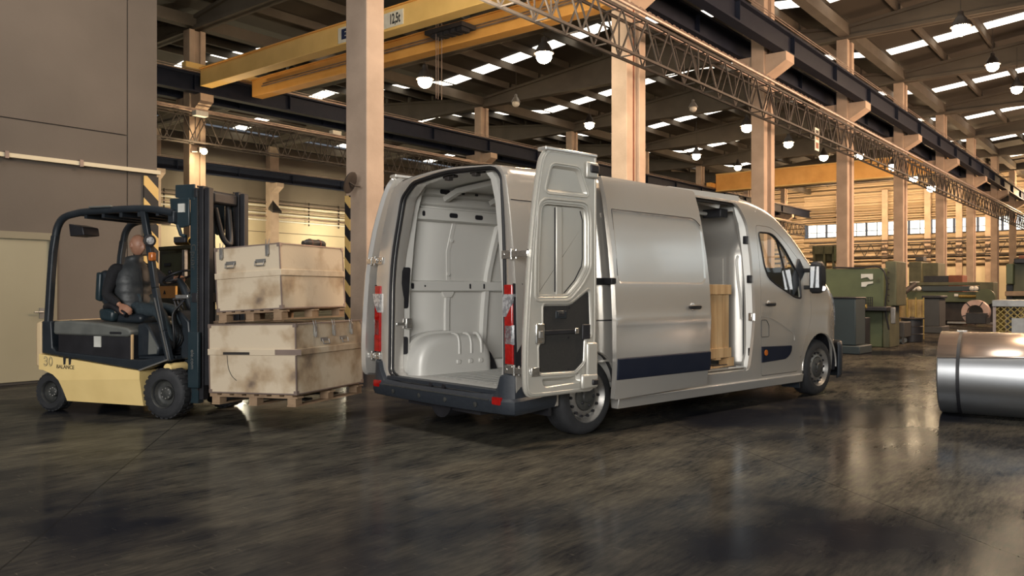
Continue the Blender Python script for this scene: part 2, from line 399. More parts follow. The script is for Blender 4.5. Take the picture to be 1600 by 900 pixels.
# ------------------------------------------------------------------ the hall
THB = math.atan2(1028, 1275)                      # heading of the long axis of the hall
RB = PI/2-THB
AX = Vector((math.sin(THB), math.cos(THB), 0)); BX = Vector((-math.cos(THB), math.sin(THB), 0))
HM = Matrix.Rotation(RB, 4, 'Z')                  # hall frame: x along the hall, y across, z up
def hp(a, b, z=0): return AX*a+BX*b+Vector((0, 0, z))
def put(o, a, b, z=0, rz=0): o.location = hp(a, b, z); o.rotation_euler = (0, 0, RB+rz); return o
def qa(x, y, a):                                  # pixel on the plane a = const -> (b, z)
    k = (x-800)/FX; b = a*(k*AX.y-AX.x)/(BX.x-k*BX.y); Y = a*AX.y+b*BX.y; return b, CH-(y-HZ)/FX*Y
def structure(o): o['kind'] = 'structure'; return o
COLA = [9.8, 18.95, 28.35, 37.95, 47.7, 57.9, 68.0, 78.5, 88.5]
B1, B2, B3, B0 = 11.32, 32.9, 54.6, -10.3
AEND = 96.3

fl = MB().box(-14, 110, -14, 70, -.3, 0).build('floor', M['floor']); fl.rotation_euler = (0, 0, RB); structure(fl)
def roofz(b):
    for l, r in ((B0, B1), (B1, B2), (B2, B3)):
        if l <= b <= r: m = (l+r)/2; return 13.2+1.15*(1-abs(b-m)/((r-l)/2))
    return 13.2
prof = []
for l, r in ((B0, B1), (B1, B2), (B2, B3)):
    for b in (l, (l+r)/2, r): prof.append((b, roofz(b)+.36))
c = MB(); lo = [[(a, b, z) for b, z in prof]+[(a, b, z+.25) for b, z in prof[::-1]] for a in (-12, AEND+.5)]
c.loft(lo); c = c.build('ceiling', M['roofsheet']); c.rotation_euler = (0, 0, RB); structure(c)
# roof beams: one tapered concrete girder per column line and bay
def beam_mesh(l, r):
    m = MB(); mid = (l+r)/2; w = .11
    P = [(l, 12.62), (r, 12.62), (r, 13.2), (mid, 14.35), (l, 13.2)]
    m.prism([(-w, b-l, z-12.62) for b, z in P], (2*w, 0, 0))
    m.box(-.24, .24, 0, r-l, 0, .16)
    for s in (0, 1):
        b0, b1 = (0, mid-l) if s == 0 else (mid-l, r-l); z0, z1 = (.58, 1.73) if s == 0 else (1.73, .58)
        m.loft([[(-.24, b0, z0-.14), (.24, b0, z0-.14), (.24, b0, z0), (-.24, b0, z0)], [(-.24, b1, z1-.14), (.24, b1, z1-.14), (.24, b1, z1), (-.24, b1, z1)]])
    return m
first = {}
def seen(pts, mg=60):
    for a, b, z in pts:
        p = hp(a, b, z)
        if p.y > .5 and -mg < 800+FX*p.x/p.y < 1600+mg and -mg < HZ-FX*(p.z-CH)/p.y < 960: return True
    return False
NTH = ['first', 'second', 'third', 'fourth', 'fifth', 'sixth', 'seventh', 'eighth', 'ninth', 'tenth', 'eleventh', 'twelfth', 'thirteenth', 'fourteenth', 'fifteenth', 'sixteenth', 'seventeenth', 'eighteenth']
def roof_piece(key, mb, name, mt, a, b, z, label, cat, group):
    if key not in first: o = mb.build(name, mt); first[key] = o
    else: o = first[key].copy(); COL.objects.link(o)
    put(o, a, b, z); tag(o, label, cat, group); return o
for l, r, nm in ((B0, B1, 'right-hand'), (B1, B2, 'middle'), (B2, B3, 'left-hand')):
    mesh = beam_mesh(l, r)
    for i, a in enumerate(COLA):
        if not seen([(a, l+(r-l)*q/12, 13) for q in range(13)]): continue
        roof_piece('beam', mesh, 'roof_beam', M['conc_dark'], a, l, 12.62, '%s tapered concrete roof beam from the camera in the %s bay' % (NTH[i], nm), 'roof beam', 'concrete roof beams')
# purlins and skylight panels
ends = [0.2]+COLA+[AEND]
pur = {}
for si, (l, r, nm) in enumerate(((B0, B1, 'right-hand'), (B1, B2, 'middle'), (B2, B3, 'left-hand'))):
    n = 10; dB = (r-l)/n
    for k in range(len(ends)-1):
        a0, a1 = ends[k]+.15, ends[k+1]-.15; L_ = a1-a0
        for j in range(1, n):
            if j == n//2: continue
            b = l+dB*j; key = 'p%d' % round(L_*10)
            if not seen([(a0+L_*q/12, b, roofz(b)) for q in range(13)]): continue
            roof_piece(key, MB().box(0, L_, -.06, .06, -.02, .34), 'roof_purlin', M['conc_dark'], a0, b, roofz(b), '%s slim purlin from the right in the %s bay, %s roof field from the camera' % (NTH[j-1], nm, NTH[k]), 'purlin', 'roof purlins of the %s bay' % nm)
        if k == 0: continue
        for j in range(n):
            if si == 2 and k < 2: continue
            bb = l+dB*j+.12; b1 = l+dB*(j+1)-.12; ac = ends[k+1]-3.1
            z0, z1 = roofz(bb), roofz(b1)
            if not seen([(ac, bb, z0), (ac, b1, z1)]): continue
            key = 's%d%d' % (j < n//2, si)
            q = [(-.5, 0, 0), (.5, 0, 0), (.5, b1-bb, z1-z0), (-.5, b1-bb, z1-z0)]
            roof_piece(key, MB().prism(q, (0, 0, .03)), 'skylight_panel', M['skylight'], ac, bb, z0+.325, '%s skylight panel from the right in the %s bay, %s row from the camera' % (NTH[j], nm, NTH[k-1]), 'skylight', 'skylight panels of the %s bay' % nm)
# valley girders along the column rows
for b, nm in ((B1, 'first'), (B2, 'second'), (B3, 'third')):
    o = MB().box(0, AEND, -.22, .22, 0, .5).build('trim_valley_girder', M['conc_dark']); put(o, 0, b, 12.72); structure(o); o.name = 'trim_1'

ORD = ['nearest', 'second', 'third', 'fourth', 'fifth', 'sixth', 'seventh', 'eighth', 'ninth']
def column(a, b, la, lb, label, group, corb=(-1, 1), mt='conc', channel=True, H=12.62):
    t = thing('concrete_column', label, 'column', group=group); put(t, a, b)
    m = MB()
    if channel:    # I-shaped plan, recess on both long faces
        c = .12
        P = [(-la, -lb), (-la*.35, -lb), (-la*.35, -lb+c), (la*.35, -lb+c), (la*.35, -lb), (la, -lb), (la, lb), (la*.35, lb), (la*.35, lb-c), (-la*.35, lb-c), (-la*.35, lb), (-la, lb)]
    else: P = [(-la, -lb), (la, -lb), (la, lb), (-la, lb)]
    m.prism([(x, y, 0) for x, y in P], (0, 0, H)); m.build('shaft', M[mt], t, bevel=.015)
    for s in corb:
        q = [(-la*.8, s*lb, 9.75), (-la*.8, s*(lb+.75), 9.75), (-la*.8, s*(lb+.75), 9.45), (-la*.8, s*lb, 9.0)]
        MB().prism(q, (la*1.6, 0, 0)).build('corbel', M[mt], t)
    return t
for i, a in enumerate(COLA):
    if i == 0:
        t = column(9.86, 11.38, .21, .28, 'broad pale concrete column right behind the crates, striped board on its edge', 'front row columns', (-1, 1), channel=False)
        MB().box(-.225, .225, -.295, .295, 0, .12).build('base_plinth', M['black'], t)
    else:
        t = column(a+.3, B1+.13, .5, .24, '%s concrete column of the front row behind the van, beside the lattice girder' % ORD[i], 'front row columns')
        MB().tube([(-.05, -.16, z) for z in (0, 9)], .04, 8).build('drain_pipe', M['rust'] if i in (1, 4) else M['steel_dark'], t)
for i, a in enumerate(COLA[1:], 1):
    column(a, B2+.1, .38, .25, '%s concrete column of the far row left of the van roof' % ORD[i-1], 'far row columns')
for i, a in enumerate(COLA[2:7], 2):
    column(a, B3+.1, .4, .3, '%s pale column standing along the far left wall' % ORD[i-2], 'left wall columns', (-1,), channel=False)

# crane rails: dark I-beams along the corbels with a running rail on top
def crane_rail(b, a0, a1, label, z=9.76, fac=-1):
    t = thing('crane_runway_beam', label, 'runway beam', group='crane runway beams'); put(t, a0, b, z); L_ = a1-a0
    m = MB(); m.box(0, L_, -.2, .2, 0, .07); m.box(0, L_, -.02, .02, .07, .72); m.box(0, L_, -.2, .2, .72, .8)
    for k in range(int(L_/4.8)): m.box(k*4.8, k*4.8+.02, -.17, .17, .07, .72)
    m.build('i_beam', M['navy'], t)
    MB().box(0, L_, -.035, .035, .8, .9).build('rail', M['steel_mid'], t)
    for dz in (.84, .93): MB().tube([(0, fac*.26, dz), (L_, fac*.26, dz)], .018, 6).build('power_conductor', M['steel_mid'], t)
crane_rail(B1-.62, .5, AEND-2, 'dark crane runway beam on the near side of the front column row')
crane_rail(B1+.9, 10.4, AEND-2, 'dark crane runway beam behind the front column row')
crane_rail(B2-.7, 4, AEND-2, 'dark blue crane runway beam on the near side of the far column row')
crane_rail(B2+.95, 12, AEND-2, 'dark crane runway beam behind the far column row')
crane_rail(B3-.7, 20, 70, 'dark blue crane runway beam along the far left wall')

# lattice girders with pipes on top
def lattice(b, a0, a1, z0, z1, w, label, mt, pitch=1.15):
    t = thing('lattice_girder', label, 'lattice girder', group='lattice girders'); put(t, a0, b, 0); L_ = a1-a0
    for s in (-w, w):
        for z in (z0, z1): MB().box(0, L_, s-.03, s+.03, z-.03, z+.03).build('chord', M[mt], t)
    m = MB(); n = int(L_/pitch)
    for s in (-w, w):
        for k in range(n):
            x0 = k*pitch; x1 = x0+pitch; xm = x0+pitch/2
            m.bar((x0, s, z0), (xm, s, z1), .035); m.bar((xm, s, z1), (x1, s, z0), .035)
            if k % 3 == 0: m.bar((x0, s, z0), (x0, s, z1), .03)
    for k in range(n): m.bar((k*pitch, -w, z0), (k*pitch, w, z0), .03); m.bar((k*pitch+.5, -w, z1), (k*pitch+.5, w, z1), .03)
    m.build('lacing', M[mt], t)
    return t
lattice(B1-.95, 7, AEND-3, 7.1, 8.05, .22, 'long steel lattice girder carrying pipes past the front column row', 'steel_dark')
lattice(B2-.75, 8, AEND-3, 7.62, 8.80, .25, 'steel lattice girder on the far column row behind the forklift', 'steel_dark')
for i, (b, z, r) in enumerate(((B1-1.25, 8.17, .05), (B1-1.08, 8.30, .05), (B1-.9, 8.17, .06), (B1-.75, 8.34, .045))):
    o = MB().tube([(0, 0, 0), (AEND-12, 0, 0)], r, 8).build('service_pipe', M['steel_mid'], smooth=40); put(o, 6, b, z)
    tag(o, ('pink-grey service pipe on top of the front lattice girder, %s counted from its camera side' % ORD[i]).replace('nearest', 'first'), 'pipe', 'pipes on the front girder')
m = MB()
for k in range(330):                                # drag chain lying on the girder
    x = k*.22; m.tube([(x+.1*math.cos(t), .02*(k % 2), .05+.045*math.sin(t)) for t in [2*PI*j/6 for j in range(6)]], .014, 4, closed=True)
o = m.build('cable_drag_chain', M['steel_mid']); put(o, 7, B1-.98, 8.36); tag(o, 'looped cable chain lying along the front lattice girder pipes', 'chain')
for i, (z, r) in enumerate(((8.95, .05), (9.08, .04), (8.9, .035))):
    o = MB().tube([(0, 0, 0), (80, 0, 0)], r, 6).build('service_pipe', M['steel_mid'], smooth=40); put(o, 8, B2-.9+.2*i, z)
    tag(o, ('service pipe on top of the rear lattice girder, %s counted from its camera side' % ORD[i]).replace('nearest', 'first'), 'pipe', 'pipes on the rear girder')

# walls
def wall_panel(name, a0, a1, b0, b1, z0, z1, mt):
    o = MB().box(a0, a1, b0, b1, z0, z1).build(name, M[mt]); o.rotation_euler = (0, 0, RB); return structure(o)
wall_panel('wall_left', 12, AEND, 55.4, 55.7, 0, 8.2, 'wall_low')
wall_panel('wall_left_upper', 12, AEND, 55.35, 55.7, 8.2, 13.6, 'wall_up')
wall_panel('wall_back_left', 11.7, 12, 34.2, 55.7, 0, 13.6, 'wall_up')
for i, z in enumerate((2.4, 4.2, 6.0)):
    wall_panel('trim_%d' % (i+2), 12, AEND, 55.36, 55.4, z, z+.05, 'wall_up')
# pipes along the far left wall
for i in range(6):
    o = MB().tube([(0, 0, 0), (60, 0, 0)], .06-.005*i, 6).build('wall_pipe', M['steel_mid'] if i % 2 else M['white'], smooth=40); put(o, 14, 54.9, 6.9+.28*i)
    tag(o, ('long horizontal pipe on the far left wall, %s from the bottom' % ORD[i]).replace('nearest', 'lowest').replace(', lowest from the bottom', ', the lowest one'), 'pipe', 'pipes on the far left wall')
for k in [q for q in range(14) if q != 9]:
    o = MB().box(-.03, .03, -.05, .05, 0, 1.9).build('pipe_bracket', M['steel_dark']); put(o, 20+3.1*k, 55.05, 6.7); tag(o, '%s short upright pipe bracket from the left on the far left wall' % NTH[k], 'bracket', 'pipe brackets on the far left wall')
# end wall: corrugated sheet with a ribbon of windows
def corr(z0, z1, b0, b1, name):
    m = MB(); P = []; z = z0; k = 0
    while z < z1-.01:
        P += [(0, z), (0, min(z+.22, z1)), (-.09, min(z+.28, z1)), (-.09, min(z+.42, z1))]; z += .5
    P += [(0, z1), (.3, z1), (.3, z0)]
    m.loft([[(x, b, zz) for x, zz in P] for b in (b0, b1)]); o = m.build(name, M['corr']); put(o, AEND, 0, 0); return structure(o)
corr(9.1, 14.0, -4, 33.5, 'wall_end_upper'); corr(3.9, 7.55, -4, 33.5, 'wall_end_lower')
wall_panel('wall_end_base', AEND, AEND+.3, -4, 33.5, 0, 3.9, 'wall_low')
corr(0, 14.0, 33.5, 55.5, 'wall_end_left')
for i, b in enumerate((14.5, 17.2, 20.2, 24.5, 29.4, 9.5, 5.5)):
    o = MB().box(-.35, 0, -.3, .3, 0, 12.6).build('wall_pilaster', M['conc']); put(o, AEND-.1, b, 0); tag(o, '%s concrete pilaster from the left on the corrugated end wall' % NTH[[4, 3, 2, 1, 0, 5, 6][i]], 'pilaster', 'pilasters of the end wall')
bw = [-2+2.2*k for k in range(16)]
for i, b in enumerate(bw):
    w = structure(MB().box(0, .05, 0, 2.04, 0, 1.47).build('window_%d' % (i+1), M['pane'])); put(w, AEND+.05, b, 7.6)
    f = MB()
    for y in (0, 1.0, 2.04): f.box(-.08, 0, y-.03, y+.03, 0, 1.47)
    for z in (0, .55, 1.47): f.box(-.08, 0, 0, 2.04, z-.03, z+.03)
    f.build('window_frame', M['steel_dark'], w)
def lattice_across(a, b0, b1, z0, z1, label):
    t = thing('lattice_girder', label, 'lattice girder', group='lattice girders'); put(t, a, b0, 0); L_ = b1-b0
    for z in (z0, z1): MB().box(-.05, .05, 0, L_, z-.07, z+.07).build('chord', M['steel_dark'], t)
    m = MB(); n = int(L_/1.3)
    for k in range(n):
        m.bar((0, k*1.3, z0), (0, k*1.3+.65, z1), .06); m.bar((0, k*1.3+.65, z1), (0, k*1.3+1.3, z0), .06)
    m.build('lacing', M['steel_dark'], t)
lattice_across(AEND-1.2, 3, 32.5, 5.2, 6.6, 'lattice girder crossing the end wall below its windows')
for i, z in enumerate((5.0, 5.9, 6.9)):
    o = MB().tube([(0, 0, 0), (0, 29, 0)], .09, 6).build('wall_pipe', M['steel_dark'], smooth=40); put(o, AEND-1.0, 3.5, z); tag(o, 'dark pipe crossing the end wall, %s of three' % ('lowest', 'middle', 'highest')[i], 'pipe', 'pipes on the end wall')

# right-hand side wall of the hall (out of frame, it closes the bay and is mirrored in the van)
wall_panel('wall_right', -12, AEND, -10.9, -10.5, 0, 13.6, 'wall_low')
for i in range(9):
    w = structure(MB().box(0, 8.2, 0, .05, 0, 2.2).build('window_%d' % (i+30), M['pane'])); put(w, -8+9.7*i, -10.48, 4.2)  # unseen glowing panes, added for reflections in the van side
    f = MB()
    for x in (0, 2.05, 4.1, 6.15, 8.2): f.box(x-.04, x+.04, .05, .12, 0, 2.2)
    for z in (0, 1.1, 2.2): f.box(0, 8.2, .05, .12, z-.04, z+.04)
    f.build('window_frame', M['steel_dark'], w)
# near block wall on the left with its door
wall_panel('wall_near_block', -8, 6.63, 12.71, 20, 0, 13.5, 'wall_block')
wall_panel('wall_near_panel_low', -8, 6.145, 12.68, 12.71, 2.16, 3.74, 'wall_block')
wall_panel('wall_near_panel_base', 5.10, 6.145, 12.68, 12.71, 0.12, 2.16, 'wall_block')
wall_panel('wall_near_panel_high', -8, 6.145, 12.68, 12.71, 3.76, 13.5, 'wall_block')
wall_panel('wall_near_panel_end', 6.16, 6.63, 12.68, 12.71, .12, 13.5, 'wall_block')
wall_panel('baseboard_left', 5.12, 6.65, 12.665, 12.70, 0, .12, 'black')
o = MB().box(-8, 6.65, 12.60, 12.68, 3.19, 3.25).build('wall_rail', M['wall_low']); o.rotation_euler = (0, 0, RB); tag(o, 'slim pale cable rail fixed across the near left wall', 'rail')
m = MB()
for k in range(14): m.box(-7.6+k, -7.55+k, 12.58, 12.68, 3.17, 3.27)
m.build('rail_clip', M['steel_mid'], o)
M['doorp'] = mat('pale_olive_door', (.27, .25, .175), (.23, .21, .145), .6, .5)
M['doorf'] = mat('olive_door_frame', (.20, .18, .125), (.17, .15, .105), 2, .55)
d = structure(MB().box(2.6, 5.0, 12.66, 12.70, .04, 2.06).build('door_1', M['doorp'])); d.rotation_euler = (0, 0, RB)
MB().box(5.0, 5.10, 12.63, 12.71, 0, 2.16).box(2.4, 5.0, 12.63, 12.71, 2.06, 2.16).build('door_frame', M['doorf'], d)
MB().tube([(4.90, 12.66, 1.02), (4.90, 12.60, 1.02), (4.78, 12.60, 1.02)], .011, 8).box(4.87, 4.93, 12.65, 12.66, .93, 1.08).build('door_handle', M['rim'], d, smooth=40)
o = MB().box(0, .235, -.025, 0, 0, 3.15).build('hazard_board', M['hazard']); put(o, 6.40, 12.665, 0); tag(o, 'black and yellow striped corner guard on the near left wall end', 'hazard board', 'striped guards')
o = MB().box(0, .13, -.025, 0, 0, 2.3).build('hazard_board', M['hazard'])
o.location = hp(9.65, 11.66, .75); o.rotation_euler = (0, 0, RB-PI/2); tag(o, 'black and yellow striped board on the left edge of the broad column', 'hazard board', 'striped guards')
# round mirror dish on the broad column
t = thing('convex_mirror', 'round dish on a short arm high on the broad column', 'mirror'); t.location = at_Y(546, 285, 14.25); t.rotation_euler = (0, 0, RB)
ax = Vector((-.35, .85, .35))
MB().lathe([(.0, .05), (.10, .04), (.19, .0), (.20, -.02), (.17, -.03), (0, -.0)], (0, 0, 0), ax, 28).build('dish', M['steel_dark'], t, smooth=40)
MB().tube([(0, 0, 0), (.10, -.02, -.05), (.24, .0, -.05)], .015, 8).build('arm', M['steel_dark'], t, smooth=40)

# overhead travelling crane
t = thing('overhead_crane', 'yellow twin-girder overhead crane crossing the roof of the middle bay', 'crane', group=None); put(t, 18.6, 0, 0)
MB().box(0, .55, B1+1.15, B2-.95, 10.02, 10.74).build('girder', M['yellow'], t, bevel=.02)
MB().box(2.5, 3.05, B1+1.15, B2-.95, 10.02, 10.74).build('girder', M['orange'], t, bevel=.02)
for b in (B1+.9, B2-.7): MB().box(-.6, 3.7, b-.18, b+.18, 10.67, 10.98).build('end_carriage', M['yellow'], t, bevel=.02)
MB().box(-.06, .61, B1+1.15, B2-.95, 10.74, 10.78).box(2.44, 3.11, B1+1.15, B2-.95, 10.74, 10.78).build('girder_flange', M['orange'], t)
MB().tube([(2.3, B1+1, 10.30), (2.3, B2-2, 10.30)], .035, 6).tube([(2.36, B1+1, 10.42), (2.36, B2-2, 10.42)], .03, 6).build('cable_guide', M['steel_mid'], t, smooth=40)
hb = 20.4
h = MB().box(-.2, 3.2, hb-.9, hb+.9, 11.0, 11.35).build('hoist_trolley', M['fl_teal'], t, bevel=.03)
MB().lathe([(.32, 0), (.32, 1.3)], (.9, hb-.6, 11.6), (0, 1, 0), 20).build('hoist_drum', M['fl_teal'], h, smooth=40)
for q in ((-.05, 0), (.22, 0), (.05, .0)): MB().tube([(1.2+q[0], hb-1.2, 11), (1.2+q[0], hb-1.2, 7.8)], .012, 6).build('hoist_cable', M['steel_mid'], t)
m = MB().box(1.0, 1.7, 17.9, 19.6, 9.98, 10.12)
for k in range(5): m.box(1.1, 1.5, 18+.3*k, 18.2+.3*k, 9.86, 10.0)
m.build('limit_switch_gear', M['black'], t)
MB().box(-.03, -.002, 19.56, 20.60, 10.10, 10.60).build('load_plate', M['white'], t)
pl = MB().box(-.03, -.002, 21.5, 22.86, 10.06, 10.60).build('maker_plate', M['white'], t)
text_obj('lettering', '12,5t', .46, M['ink'], t, axes((-.035, 19.95, 10.34), (0, -.55, 0), (0, 0, 1), (-1, 0, 0)), .002, bold=.012)
text_obj('lettering', 'E', .44, M['inkblue'], pl, axes((-.035, 22.5, 10.33), (0, -1.6, 0), (0, 0, 1), (-1, 0, 0)), .002, bold=.03)
t = thing('overhead_crane', 'distant orange-yellow crane girder above the machines on the right', 'crane'); put(t, 69, 0, 0)
MB().box(0, .7, B1+1.15, B2-.95, 10.45, 11.85).build('girder', M['orange'], t)
for b in (B1+.9, B2-.7): MB().box(-1, 2.0, b-.2, b+.2, 10.67, 11.1).build('end_carriage', M['orange'], t)
MB().box(-.1, .8, B1+1.15, B2-.95, 10.35, 10.45).box(-.1, .8, B1+1.15, B2-.95, 11.85, 11.95).build('girder_flange', M['yellow'], t)

# lamps
def bell():
    return MB().lathe([(.02, .55), (.09, .5), (.10, .36), (.16, .30), (.30, .05), (.32, 0), (.30, 0), (.14, .27), (0, .30)], (0, 0, 0), (0, 0, 1), 20, cap=False)
def lamp(loc, label, on=True, s=1.0, group='high bay lamps'):
    t = thing('high_bay_lamp', label, 'lamp', loc, 0, group); t.scale = (s, s, s)
    bell().build('lamp_shade', M['steel_dark'] if on else M['rim'], t, smooth=50)
    MB().sphere((0, 0, -.08), .25, 16, 10, sc=(1, 1, .9)).build('lamp_bulb', M['lamp_on'] if on else M['white'], t, smooth=60)
    MB().tube([(0, 0, .5), (0, 0, 13.6-loc[2]-.2)], .012, 5).build('suspension_cord', M['steel_dark'], t)
    return t
lp = [(664, 124, 1.35), (850, 84, 1.35), (921, 193, 1.1), (1088, 242, 1.2), (1153, 260, 1.1), (1167, 197, 1.3), (1232, 223, 1.2), (1272, 142, 1.1), (1287, 244, 1.2), (1343, 242, 1.2),
      (1434, 229, 1.4), (1501, 42, 1.15), (1551, 101, 1.0), (1589, 137, 1.0), (1427, 276, 1.6), (1455, 292, 1.6), (1397, 258, 1.4), (1490, 262, 1.5)]
for i, (x, y, s) in enumerate(sorted(lp)):
    lamp(at_z(x, y, 10.2 if x == 1397 else 11.4), '%s glowing warm roof lamp counted from the left' % NTH[i], True, s)
lamp(at_z(1083, 168, 11.0), 'unlit small bell lamp hanging right of the second front column', False, .8)
lamp(at_z(806, 160, 11.2), 'unlit bell lamp hanging above the roof of the van', False, .8)
# the wall lamp on the far column
t = thing('wall_floodlight', 'glowing floodlight on the side of the leftmost far column', 'lamp', at_Y(316, 235, 34.6), RB)
MB().box(-.15, .15, -.05, .16, -.1, .12).build('housing', M['steel_dark'], t)
MB().sphere((.0, -.14, -.06), .13).build('bulb', M['lamp_on2'], t, smooth=60)
MB().bar((-.4, .15, -.1), (0, .1, -.05), .06).build('bracket', M['steel_dark'], t)
# lights without fixtures, added to brighten the far walls and front columns
def pl(name, loc, e, c, r=.3):
    l = bpy.data.lights.new(name, 'POINT'); l.energy = e; l.color = c; l.shadow_soft_size = r; o = bpy.data.objects.new(name, l); COL.objects.link(o); o.location = loc
for a in (24, 33, 43): pl('added_left_wall_light', hp(a, 51.5, 6.4), 1050, (1, .84, .55))  # bodiless, added to brighten the far left wall
for b in (9, 16, 22, 28, 36): pl('added_end_wall_light', hp(89.5, b, 10.2), 2300, (1, .66, .36))  # bodiless, added to brighten the end wall
for a in (20, 30, 40, 52, 66): area('added_column_row_light', hp(a, 2.0, 7.0), hp(a-1, B1, 6.0), 3.5, 2.0, 720+12*a, (1, .64, .40))  # one-sided bodiless lights added to warm the column faces
pl('column_floodlight_glow', at_Y(318, 238, 34.2), 260, (1, .74, .42), .1)
# warning sign hanging from the front girder
t = thing('hanging_sign', 'white warning sign hanging below the front lattice girder', 'sign'); t.matrix_world = Matrix.Translation(at_Y(1276.5, 218, 30.4)) @ Matrix.Rotation(RB, 4, 'Z')
MB().box(-.22, .22, -.01, .01, -.42, .42).build('sign_board', M['white'], t)
MB().box(-.15, .15, -.016, -.01, -.34, -.12).build('red_panel', M['rust'], t)
MB().box(-.16, .16, -.016, -.01, -.02, .12).build('brown_panel', M['pine_old'], t)
for k_, (x0_, w_) in enumerate(((-.17, .06), (-.09, .07), (0, .05), (.07, .08))): MB().box(x0_, x0_+w_, -.016, -.01, .22, .34).build('worn_letter', M['ink'], t)
for s in (-.18, .18): MB().tube([(s, 0, .42), (s, 0, 1.1)], .008, 4).build('hanger', M['steel_dark'], t)
t = thing('column_floodlight', 'long reflector lamp on the third front column', 'lamp', at_Y(1213, 187, 28.6), RB)
MB().prism([(-.3, -.1, 0), (.3, -.1, 0), (.2, .1, .16), (-.2, .1, .16)], (0, 0, .04)).build('reflector', M['rim'], t)
t = thing('column_floodlight', 'angled floodlight fixed to the pale column of the left wall', 'lamp', at_Y(424, 334, 62), RB)
MB().prism([(-.5, -.9, 0), (.3, -.9, 0), (.2, .1, .9), (-.2, .1, .3)], (0, 0, .15)).build('reflector', M['steel_dark'], t)
# upper cable trays and box lights above the left girder
for i, (x, y) in enumerate(((313, 181), (524, 211))):
    o = MB().box(-.27, .27, -.15, .15, -.1, .1).build('box_light', M['white']); o.location = at_Y(x, y-3, 33.2+8*i); o.rotation_euler = (0, 0, RB); tag(o, 'white box fitting on the rear lattice girder, %s one' % ('left', 'right')[i], 'box light')

# ------------------------------------------------------------------ machines at the far right
def px_box(m, a, dep, x0, x1, y0, y1, mi=0, ya=None):
    b0, z0 = qa(x0, y1, a); b1, _ = qa(x1, y1, a); xm = (x0+x1)/2; _, zt = qa(xm, y0, a); _, zb = qa(xm, y1, a)
    m.box(a, a+dep, min(b0, b1), max(b0, b1), max(0, zb), zt, mi); return m
def hall(o): o.rotation_euler = (0, 0, RB); return o
def mthing(name, label, cat, group=None):
    t = thing(name, label, cat, group=group); t.rotation_euler = (0, 0, RB); return t
def pb(t, name, mt, a, dep, x0, x1, y0, y1, bevel=.02): return px_box(MB(), a, dep, x0, x1, y0, y1).build(name, M[mt], t, bevel=bevel)
t = mthing('control_cabinet', 'slate blue cabinet on a low plinth just beyond the van bonnet', 'cabinet')
pb(t, 'cabinet_body', 'm_blue', 17.9, .7, 1290, 1337, 466, 539); pb(t, 'plinth', 'm_blue', 17.8, .9, 1288, 1343.5, 540, 560); pb(t, 'top_edge', 'black', 17.88, .74, 1290, 1337.5, 464, 467)
t = mthing('hydraulic_unit', 'small dark box with loose hoses beside the slate blue cabinet', 'machine')
pb(t, 'unit_body', 'black', 19.2, .4, 1335, 1352, 496, 546)
b0, z0 = qa(1343, 515, 19.1)
for k in range(4): MB().tube(catmull([(19.15, b0+.05*math.sin(k*2), .75-.03*k), (19.1, b0+.08*math.cos(k*3), .55), (19.12, b0-.06+.02*k, .4), (19.15, b0+.03*k, .12)], 5), .012, 6).build('hose', M['rim'], t, smooth=50)
MB().tube([(19.3, b0+.1, .98), (19.3, b0-.1, .98)], .05, 10).build('valve', M['brass'], t, smooth=50)
t = mthing('guillotine_shear', 'large green metal shear with torn white papers, right of the van', 'machine')
pb(t, 'blade_guard', 'm_green', 20.3, .5, 1255, 1381, 420, 486); pb(t, 'machine_base', 'm_green', 20.5, .9, 1336, 1379, 486, 546); pb(t, 'side_door', 'm_green2', 20.4, .9, 1379, 1390, 478, 546)
pb(t, 'work_table', 'black', 20.05, 1.0, 1334, 1386, 479, 486); pb(t, 'upright', 'm_green2', 20.6, .9, 1383, 1401, 408, 478)
m = MB()
for k in range(9): px_box(m, 20.1, .03, 1335+3.4*k, 1336+3.4*k, 464, 479)
for k in range(4): px_box(m, 20.1, .03, 1335, 1363, 464+4.5*k, 465+4.5*k)
m.build('finger_guard', M['black'], t)
b0, z0 = qa(1345.5, 428, 20.28); b1, z1 = qa(1364, 437, 20.28)
m = MB(); m.prism([(20.27, b0, z0), (20.27, b1, z0), (20.27, b1, z1+.01), (20.27, b1+.06, z1), (20.27, b1+.12, z1+.06), (20.27, b0-.08, z1+.05), (20.27, b0, z1+.03)], (.02, 0, 0)); m.build('torn_paper', M['paper'], t)
b0, z0 = qa(1346, 441, 20.28); b1, z1 = qa(1364, 448, 20.28)
m = MB(); m.prism([(20.27, b0, z0), (20.27, b1, z0+.02), (20.27, b1, z0-.03), (20.27, b0-.14, z0-.05), (20.27, b0-.1, z1), (20.27, b0, z1)], (.02, 0, 0)); m.build('torn_paper', M['paper'], t)
b0, z0 = qa(1370, 438, 20.28); text_obj('lettering', '18', .14, M['m_green2'], t, axes((20.28, b0, z0), (0, -1, 0), (0, 0, 1), (-1, 0, 0)), .003)
for k in range(6):
    b0, z0 = qa(1382, 425+9*k, 20.28); MB().cyl((20.55, b0-.02, z0), (20.5, b0-.02, z0), .02, 10).build('bolt', M['steel_dark'], t)
m = MB(); b0, z0 = qa(1381, 421, 20.2); b1, z1 = qa(1300, 418, 20.2)
m.tube(catmull([(20.28, b1, z1), (20.28, (b1+b0)/2, z1-.02), (20.28, b0+.1, z0+.05), (20.25, b0-.05, z0-.3), (20.25, b0-.02, z0-.9), (20.25, b0-.1, z0-1.4)], 5), .02, 6).build('black_hose', M['black'], t, smooth=50)
pb(t, 'crank_arm', 'rim', 20.0, .06, 1391, 1399, 480, 506)
t = mthing('parts_bin', 'olive steel scrap bin on legs left of the black drum', 'bin')
pb(t, 'bin_body', 'm_grey', 22.0, .7, 1378, 1413, 503, 527)
